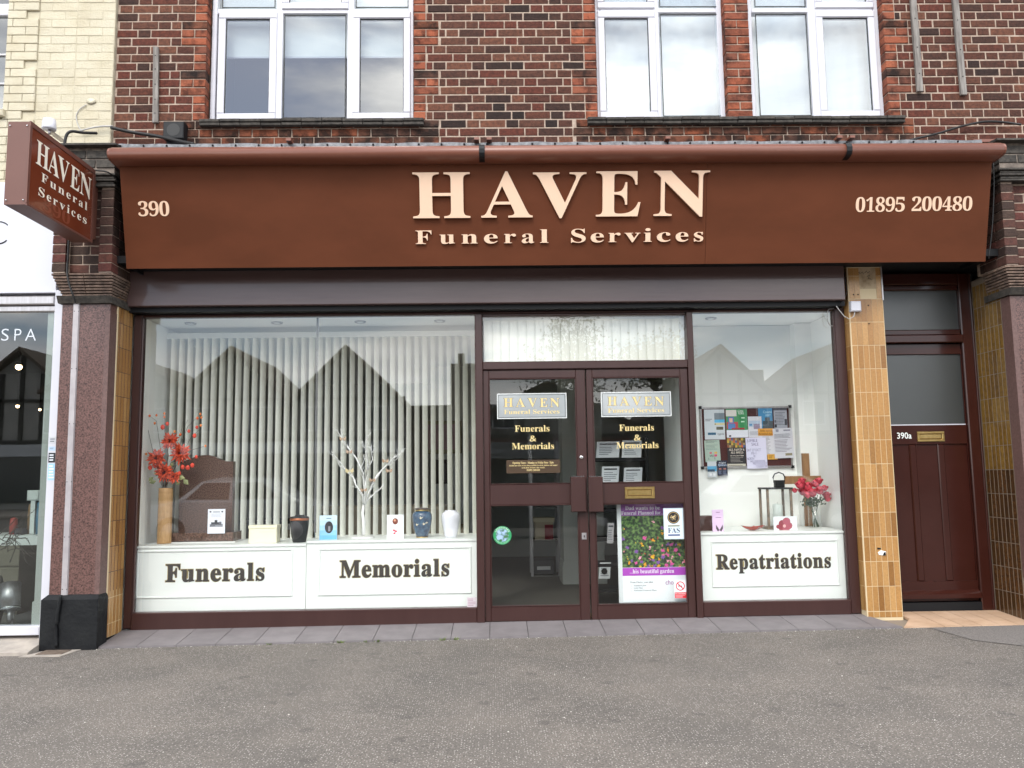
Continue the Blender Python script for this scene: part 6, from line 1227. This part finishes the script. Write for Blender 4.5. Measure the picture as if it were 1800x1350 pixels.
for body, a, c in (('S', 2, 15), ('P', 25, 37), ('A', 44, 63)):
    (u0, zb), (u1, _) = at(a, 599, NY+.049), at(c, 599, NY+.049); zt_ = at(a, 578, NY+.049)[1]; bb = MB(); write(bb, body, u0, u1, zb, zt_, FR(NY+.049), P('c6ccd2', .5), bold=False, lift=.001, off=-.008); bb.build('window_letter', None, SP)
# stickers on the white jamb
for (py0, py1, c_, lab) in ((768, 780, 'b8bac0', 'grey print sticker, topmost on the white jamb'), (785, 792, 'a9c0d8', 'pale blue strip sticker on the white jamb'), (796, 813, '202228', 'black square sticker on the white jamb'), (815, 844, '9cc4e0', 'pale blue notice, lowest on the white jamb')):
    f = (py0-545)/500; x_l = 97.5-f*20; (x0, z1), (x1, z0) = at(x_l-2, py0, NY-.012), at(x_l+9, py1, NY-.012); x0 = max(x0, xj0+.004); x1 = min(x1, xj1-.004); b = MB(); b.box(x0, x1, NY-.0112, NY-.0105, z0, z1, P(c_)); lines(b, x0+.008, x1-.006, z0+.01, z1-.008, max(2, int((py1-py0)/5)), NY-.0118, P('dfe4ea' if c_[0] in '29' else '70747c'), py0); tag(b.build('jamb_sticker', None, None), lab, 'sticker', 'stickers on the spa door jamb')
# spa interior
b = MB(); b.box(-6.2, -3.3, NY+.1, 3.5, -.05, .10); struct('spa_floor', b, mat('spa_floor_tile', (.12, .12, .12), .4)); b = MB(); b.box(-6.2, -3.3, 3.5, 3.6, 0, 3); b.box(-6.2, -3.3, NY+.06, 3.6, 2.62, 2.7); struct('spa_back_wall', b, M['darkwall'])
b = MB(); xr = at(84, 800, -.1)[0]; b.box(-3.62, -3.545, NY+.06, .30, .1, 2.62); b.box(-3.64, -3.545, NY+.07, .30, .1, .32); struct('spa_side_wall', b, M['greywall'])
(x0, z1), (x1, z0) = at(0, 942, .5), at(66, 958, .5); t = thing('spa_counter', 'white topped reception counter with dark drawers inside the spa', 'counter', (-4.2, .6, .1)); b = MB(); b.box(-5.5, x1, .5, 1.0, z0, z1); b.build('top', M['white'], t); b = MB(); b.box(-5.5, at(33, 1000, .52)[0], .52, .98, .1, z0-.001); b.build('body', P('6a6456'), t)
for k in range(3): b = MB(); z_ = .12+k*.2; b.bbox(-5.4, at(32, 1000, .5)[0], .507, .5195, z_, z_+.185, .004); b.build('drawer', P('746e5e'), t)
t = thing('white_monitor', 'white rounded screen on the counter inside the spa', 'screen', (-4.1, .8, z1)); (x0, za), (x1, zb) = at(47, 862, .7), at(68, 880, .7); b = MB(); b.bbox(x0, x1, .7, .74, zb, za, .01); b.build('screen_case', M['white'], t); b = MB(); b.box((x0+x1)/2-.02, (x0+x1)/2+.02, .71, .73, z1, zb); b.build('stand', M['white'], t)
rr = random.Random(12); yq2 = .6
for i, (px, py, w_, h_, c_, lab) in enumerate(((6, 912, 14, 14, 'a03c34', 'red folded cloth on the spa counter'), (45, 893, 22, 26, '15161a', 'black handbag on the spa counter'), (14, 930, 22, 16, '3c3c42', 'dark box of magazines on the spa counter'), (30, 888, 14, 12, '8c6c48', 'tan basket on the spa counter'), (54, 884, 16, 8, '4c7c98', 'blue folded scarf on the spa counter'))):
    (x0, z1_), (x1, z0_) = at(px, py, yq2), at(px+w_, py+h_, yq2); b = MB(); n_ = 10
    z0_ = max(z1, z1_-.12) if i == 0 else z1; b.lathe([(.9*(x1-x0)/2, z1), (1.0*(x1-x0)/2, z1+(z1_-z1)*.5), (.8*(x1-x0)/2, z1+max(z1_-z1, .03)), (.1*(x1-x0)/2, z1+max(z1_-z1, .03)*1.05)], (x0+x1)/2, yq2+.1+.08*(i % 2), None, 8); tag(b.build(('folded_cloth', 'handbag', 'magazine_box', 'basket', 'scarf')[i], P(c_), None), lab, ('cloth', 'handbag', 'box', 'basket', 'scarf')[i])
# twisted willow twigs
t = thing('twig_arrangement', 'bare twisted dark twigs spreading in the spa window', 'twigs', (-3.95, .0, .1)); rr = random.Random(4)
for k in range(14):
    u, v_ = rr.uniform(-10, 15), rr.uniform(940, 990); tx_, ty_ = rr.uniform(40, 78), rr.uniform(885, 1000); pts_ = []
    for j in range(7): f = j/6; pts_.append(at3(u+(tx_-u)*f+rr.uniform(-4, 4), v_+(ty_-v_)*f-18*math.sin(f*3)*rr.uniform(.4, 1), -.18+.05*math.sin(k+j)))
    b = MB(); b.tube(pts_, .004, None, 5, .0015); b.build('twig', P('4c463c'), t)
b = MB(); b.lathe([(.05, .101), (.07, .2), (.06, .45), (.05, .5)], -4.05, -.1); b.build('pot', P('4a4640'), t)
# spot lamp on the floor of the spa window
x, z = at(18, 1052, -.15); t = thing('floor_spotlight', 'grey metal can spotlight pointing down on the spa window floor', 'spotlight', (x, -.15, .1)); b = MB(); c = Vector((x, -.15, z+.02)); d = Vector((.10, -.15, -.45)).normalized()
b.tube([c-d*.10, c+d*.10], .075, None, 20); b.build('can', M['alu'], t); b = MB(); b.tube([c+d*.1, c+d*.112], .078, None, 20); b.build('rim', M['chrome'], t); b = MB(); b.tube([c+d*.10, c+d*.2], .02, None, 10); b.tube([(x+.02, -.15, .11), (x+.03, -.14, z-.1)], .008, None, 8); b.build('stem', M['alu'], t); b = MB(); b.lathe([(.13, .101), (.13, .11), (.02, .118)], x+.03, -.12, None, 20); b.build('base', M['alu'], t)
# lit ceiling lamps
lampm = emis('warm_lamp_glow', (1, .66, .34), 14)
for i, (px, py, r_, lab) in enumerate(((33, 645, .030, 'largest warm ceiling lamp glowing inside the spa'), (31, 714, .018, 'middle warm ceiling lamp glowing inside the spa'), (70, 720, .014, 'smallest ceiling lamp glowing at the right inside the spa'))):
    p = at3(px, py, 1.2+i*.8); t = thing('ceiling_lamp', lab, 'lamp', (p.x, p.y, p.z), 'lit ceiling lamps in the spa'); b = MB(); b.ball(p, r_, None, 12, 8); b.build('bulb', lampm, t); b = MB(); b.lathe([(r_*1.1, p.z+r_*.6), (r_*1.4, p.z+r_*1.2), (r_*.5, p.z+r_*1.6)], p.x, p.y); b.tube([(p.x, p.y, p.z+r_), (p.x, p.y, 2.62)], .003, None, 5); b.build('fitting', M['black'], t)
# spa step
ST3 = thing('spa_step', None, None, (-4.5, -.5, 0)); ST3['kind'] = 'structure'
for i in range(6):
    xa = -3.515-i*.40; b = MB(); xr_ = xa if i else -3.478; b.add([(xa-.397, -.62, gz(-3.6)+.022), (xr_, -.62, gz(-3.5)+.022), (xr_, -.28, .065), (xa-.397, -.28, .065), (xa-.397, -.62, -.06), (xr_, -.62, -.06), (xr_, -.28, -.06)], [(0, 1, 2, 3), (4, 5, 1, 0), (5, 6, 2, 1)]); b.build('tile', M['palestone'], ST3)
# right neighbour beyond the pillar
RN = thing('end_building', 'dark edge of the next shop right of the right pillar', 'building', (5.6, 0, 0)); b = MB(); b.box(4.62, 6.6, .05, .2, 0, 3.92); b.build('wall', M['darkwall'], RN); b = MB(); b.box(4.63, 6.6, -.55, -.1, 3.0, 3.8); b.build('fascia', M['black'], RN)
b = MB(); b.box(4.1, 6.5, -.3, -.14, 4.02, 4.045); b.build('capping_strip', M['awning'], SH)
# building shell so nothing leaks light
b = MB(); b.box(-6.3, -3.3, 3.6, 3.7, 0, 6.3); b.box(-3.3, 6.6, 5.6, 5.7, 0, 6.3); b.box(-6.3, 6.6, .2, 5.7, 6.5, 6.6); b.box(6.55, 6.65, .2, 5.7, 0, 6.5); b.box(-6.35, -6.25, -.3, 5.7, 0, 6.5); b.box(-3.3, -3.22, 1.0, 5.6, 0, 6.5); b.box(4.1, 4.2, .2, 5.6, 0, 6.5); b.box(3.31, 3.33, .2, 1.0, 0, 3.0)
b.build('rear_shell', M['darkwall'], SH)
# =================================================================== ACROSS THE STREET (seen mirrored in the glass)
OY = -33.0
def house(xc, zpk, half, slope, zr_side, label, door=True):
    t = thing('opposite_house', label, 'house', (xc, OY-3, 0)); ze = zpk-half*slope
    b = MB(); b.box(xc-half+.15, xc+half-.15, OY-8, OY, 0, ze); b.prism([(xc-half+.15, ze), (xc, zpk-.25), (xc+half-.15, ze)][::-1], OY, OY-7.9) if False else b.add([(xc-half+.15, OY, ze), (xc+half-.15, OY, ze), (xc, OY, zpk-.2)], [(2, 1, 0)]); b.build('wall', M['render'], t)
    b = MB(); th_ = .18
    for sg in (-1, 1):
        e = Vector((xc+sg*(half+.2), 0, ze-.2*slope)); p = Vector((xc, 0, zpk)); v = [(e.x, OY+.5, e.z), (p.x, OY+.5, p.z), (p.x, OY-8, p.z), (e.x, OY-8, e.z)]; v += [(q[0], q[1], q[2]-th_) for q in v]
        b.add(v, [(0, 1, 2, 3), (7, 6, 5, 4), (0, 4, 5, 1), (1, 5, 6, 2), (2, 6, 7, 3), (3, 7, 4, 0)])
    b.build('roof', M['roof'], t)
    y = OY+.04
    def bm(x0, x1, z0, z1): b = MB(); b.box(x0, x1, OY+.001, OY+.09, z0, z1); b.build('timber', M['beam'], t)
    n_ = 7
    for i in range(-n_//2+1, n_//2+1):
        x = xc+i*half*2/n_; zt = zpk-abs(x-xc)*slope-.45
        if zt > 3.6: bm(x-.09, x+.09, 3.2, zt)
    bm(xc-half+.15, xc+half-.15, 3.05, 3.22); bm(xc-half+.15, xc+half-.15, 5.0, 5.14) if zpk-5.1 > .8 else None
    for x in (xc-half*.5, xc+half*.5):
        w = MB(); w.box(x-.55, x+.55, OY+.1, OY+.16, 3.5, 4.7); f_ = w.build('window', M['upvc'], t); g = MB()
        for k in (0, 1): g.box(x-.49+k*.52, x-.03+k*.52, OY+.162, OY+.17, 3.57, 4.63)
        g.build('pane', P('26303a', .1), f_)
    b = MB(); b.box(xc-half+.4, xc+half-.4, OY+.02, OY+.10, .3, 2.5); b.build('shop_window', P('1e2226', .1), t); b = MB(); b.box(xc-half+.2, xc+half-.2, OY+.02, OY+.35, 2.45, 3.0); b.build('shop_fascia', P('b8bcc2' if xc < 0 else '5c2c28'), t)
    return t
def opx(px): return at(px, 650, 33)[0]
house(opx(410), 7.66, 2.75, .95, 5, 'half timbered house with a steep gable across the road, mirrored left of the window joint')
house(opx(610), 7.66, 2.95, 1.0, 5, 'half timbered gable across the road, mirrored right of the window joint')
house(opx(1265), 7.50, 3.4, .98, 5, 'half timbered gable across the road, mirrored in the right shop window')
house(opx(1500), 7.9, 4.2, .75, 5, 'half timbered gable across the road mirrored at the edge of the right shop window')
house(opx(55), 7.6, 3.3, .85, 5, 'half timbered gable across the road, mirrored in the spa window')
house(opx(215), 7.4, 3.2, .55, 5, 'low roofed house across the road, between two steeper gables')
house(opx(960), 5.8, 4.2, .5, 5, 'low roofed shop across the road behind the street tree')
house(opx(1900), 7.6, 4.2, .8, 5, 'rightmost gabled house across the road'); house(opx(-250), 7.6, 4.0, .8, 5, 'leftmost gabled house across the road')
b = MB(); b.box(opx(790), opx(845), OY-6, OY-1, 0, at(830, 612, 33)[1]-.6); b.box(opx(800), opx(812), OY-4, OY-3, at(830, 612, 33)[1]-.6, at(830, 605, 33)[1]); tag(b.build('flat_roofed_house', M['roof'], None), 'dark flat topped building across the road mirrored beside the door frame', 'building')
b = MB(); b.box(opx(640), opx(900), OY-7, OY-1.5, 0, at(760, 712, 34.5)[1]); tag(b.build('low_building', M['roof'], None), 'low dark building filling the gap between the gables across the road', 'building')
CHM = thing('chimney_stack', 'squat chimney stack across the road mirrored in the right window', 'chimney', (opx(1350), OY-2, 5)); b = MB(); b.box(opx(1335), opx(1364), OY-2.6, OY-1.8, 4, at(1350, 646, 34)[1]); b.build('stack', M['roof'], CHM)
b = MB(); b.box(-60, 60, OY-.3, OY+7, -.13, -.02); struct('far_pavement', b, M['palestone'])
# banner with mirrored-in-glass web address
BN = thing('car_sales_banner', 'white banner with a phone number and web address across the road', 'banner', (opx(940), OY+1, 1.5)); (x0, z0), (x1, z1) = at(860, 806, 32), at(985, 776, 32); b = MB(); b.box(x0, x1, -32, -31.95, z0, z1); b.build('board', P('8c9096'), BN)
FM = (Vector((0, -31.94, 0)), Vector((-1, 0, 0)), Vector((0, 0, 1)), Vector((0, 1, 0))); b = MB(); zm = (z0+z1)/2
write(b, '01895 253681', -x1+.2, -x0-.2, zm+.06, z1-.08, FM, P('16181c'), bold=False, lift=.01, ref='0'); write(b, 'www.smc-cars.com', -x1+.15, -x0-.1, z0+.12, zm-.08, FM, P('16181c'), bold=False, lift=.01); b.build('lettering', None, BN)
# street tree
def tree(px, y, top_py, r, label, seed):
    x, _ = at(px, 600, -y); ztop = at(px, top_py, -y)[1]; t = thing('street_tree', label, 'tree', (x, y, -.1)); rr = random.Random(seed); b = MB(); cz = ztop-r
    b.tube([(x, y, -.1), (x+.05, y, cz*.5), (x, y, cz)], .16, None, 9, .09); b.build('trunk', P('4a4034'), t); b = MB(); tips = []
    for i in range(26):
        a = rr.uniform(0, 6.28); e_ = rr.uniform(.1, 1.3); L_ = r*rr.uniform(.7, 1.0); d = Vector((math.cos(a)*math.cos(e_), math.sin(a)*math.cos(e_), math.sin(e_))); p0 = Vector((x, y, cz-r*.5+rr.uniform(0, r*.6))); p1 = p0+d*L_*.5+Vector((0, 0, .1)); p2 = p0+d*L_*1.1; b.tube([p0, p1, p2], .04, None, 5, .01); tips += [p1, p2, (p1+p2)/2]
    b.build('branch', P('4a4034'), t); b = MB()
    for i in range(2600):
        p = rr.choice(tips)+Vector((rr.gauss(0, .28), rr.gauss(0, .28), rr.gauss(0, .26))); s_ = rr.uniform(.045, .085); u = Vector((rr.uniform(-1, 1), rr.uniform(-1, 1), rr.uniform(-1, 1))).normalized(); w_ = u.orthogonal().normalized(); b.add([p-u*s_, p+w_*s_*.6, p+u*s_, p-w_*s_*.6], [(0, 1, 2, 3)])
    b.build('crown', mat('tree_leaf', hexc('49502c'), .7, col2=hexc('6a6234'), nscale=3, vary=.35), t)
tree(1010, -24, 557, 2.2, 'larger street tree across the road mirrored in the toplight', 3); tree(1150, -21, 590, 1.3, 'smaller street tree across the road mirrored in the right door leaf', 8)

# parked cars behind the viewer, seen only in the glass
def car(px, label, paint, flip=1):
    xc = at(px, 850, 11.6)[0]; yc = -11.6; w = .85; z0 = -.14; t = thing('parked_car', label, 'car', (xc, yc, z0), 'cars parked along the kerb')
    lo = [(-2.1, .28), (-2.12, .55), (-2.02, .80), (-1.25, .95), (1.35, .93), (2.0, .78), (2.12, .55), (2.08, .28)]
    b = MB(); K = len(lo); v = []
    for yy, s_ in ((-w, .97), (-w*.98, 1), (w*.98, 1), (w, .97)):
        v += [(xc+flip*x*s_, yc+yy, z0+z*(s_ if z > .6 else 1)) for x, z in lo]
    f = [tuple(range(K)), tuple(range(4*K-1, 3*K-1, -1))]+[(r*K+i, (r+1)*K+i, (r+1)*K+(i+1) % K, r*K+(i+1) % K) for r in range(3) for i in range(K)]
    b.add(v, f); b.build('body', paint, t)
    ro = [(-1.25, .95), (-.75, 1.36), (-.3, 1.45), (.5, 1.42), (1.35, .93)]; b = MB(); K = 5; v = []
    for yy, s_ in ((-w*.93, 0), (-w*.72, 1), (w*.72, 1), (w*.93, 0)):
        v += [(xc+flip*x, yc+(yy if z < 1 else (math.copysign(w*.72, yy))), z0+z-(.02 if not s_ else 0)) for x, z in ro]
    b.add(v, [tuple(range(K)), tuple(range(4*K-1, 3*K-1, -1))]+[(r*K+i, (r+1)*K+i, (r+1)*K+(i+1) % K, r*K+(i+1) % K) for r in range(3) for i in range(K)]); b.build('cabin_roof', paint, t)
    for sg in (-1, 1):
        for xa, xb, za, zb in ((-1.02, -.12, .98, 1.33), (-.02, .98, .98, 1.33)):
            b = MB(); q = lambda x, z: (xc+flip*x, yc+sg*(w*.93-(z-.95)*w*.21/.45+.012), z0+z)
            xa2, xb2 = (xa+.34, xb) if xa < -.5 else (xa, xb-.42)
            b.add([q(xa, za), q(xb, za), q(xb2, zb), q(xa2, zb)], [(0, 1, 2, 3), (3, 2, 1, 0)]); b.build('side_window', P('101418', .08), t)
        for wx in (-1.3, 1.3):
            c = (xc+wx, yc+sg*(w-.09), z0+.31); b = MB(); b.tube([(c[0], c[1]-.1, c[2]), (c[0], c[1]+.1, c[2])], .31, None, 20); wh = b.build('wheel', M['gasket'], t); b = MB(); b.tube([(c[0], c[1]-.108, c[2]), (c[0], c[1]+.108, c[2])], .19, None, 14); b.build('rim', M['alu'], wh)
    for sg in (-1, 1): b = MB(); b.ball((xc+flip*2.05, yc+sg*.6, z0+.66), .11, None, 10, 6); b.build('headlight', P('70767c', .3), t)
pc1 = mat('silver_car_paint', (.52, .54, .56), .25, .5, .4, coat=.8); pc2 = mat('dark_car_paint', (.03, .032, .04), .2, .5, coat=.9)
car(1345, 'silver hatchback parked across the pavement, faintly mirrored in the right shop window', pc1); car(945, 'dark hatchback parked between the two silver cars, mirrored in the double door', pc2, -1); car(430, 'silver hatchback parked leftmost, faintly mirrored around the headstone', pc1)

(x0, z1), (x1, z0) = at(821, 1050, .0292), at(838, 1067, .0292)
b = MB(); b.box(x0, x1, .0284, .0292, z0, z1, P('c9bfc4')); lines(b, x0+.008, x1-.008, z0+.008, z1-.008, 5, .0280, P('a88c98'), 2); tag(b.build('small_sticker', None, None), 'small faded paper sticker in the bottom right corner of the left shop window', 'sticker')
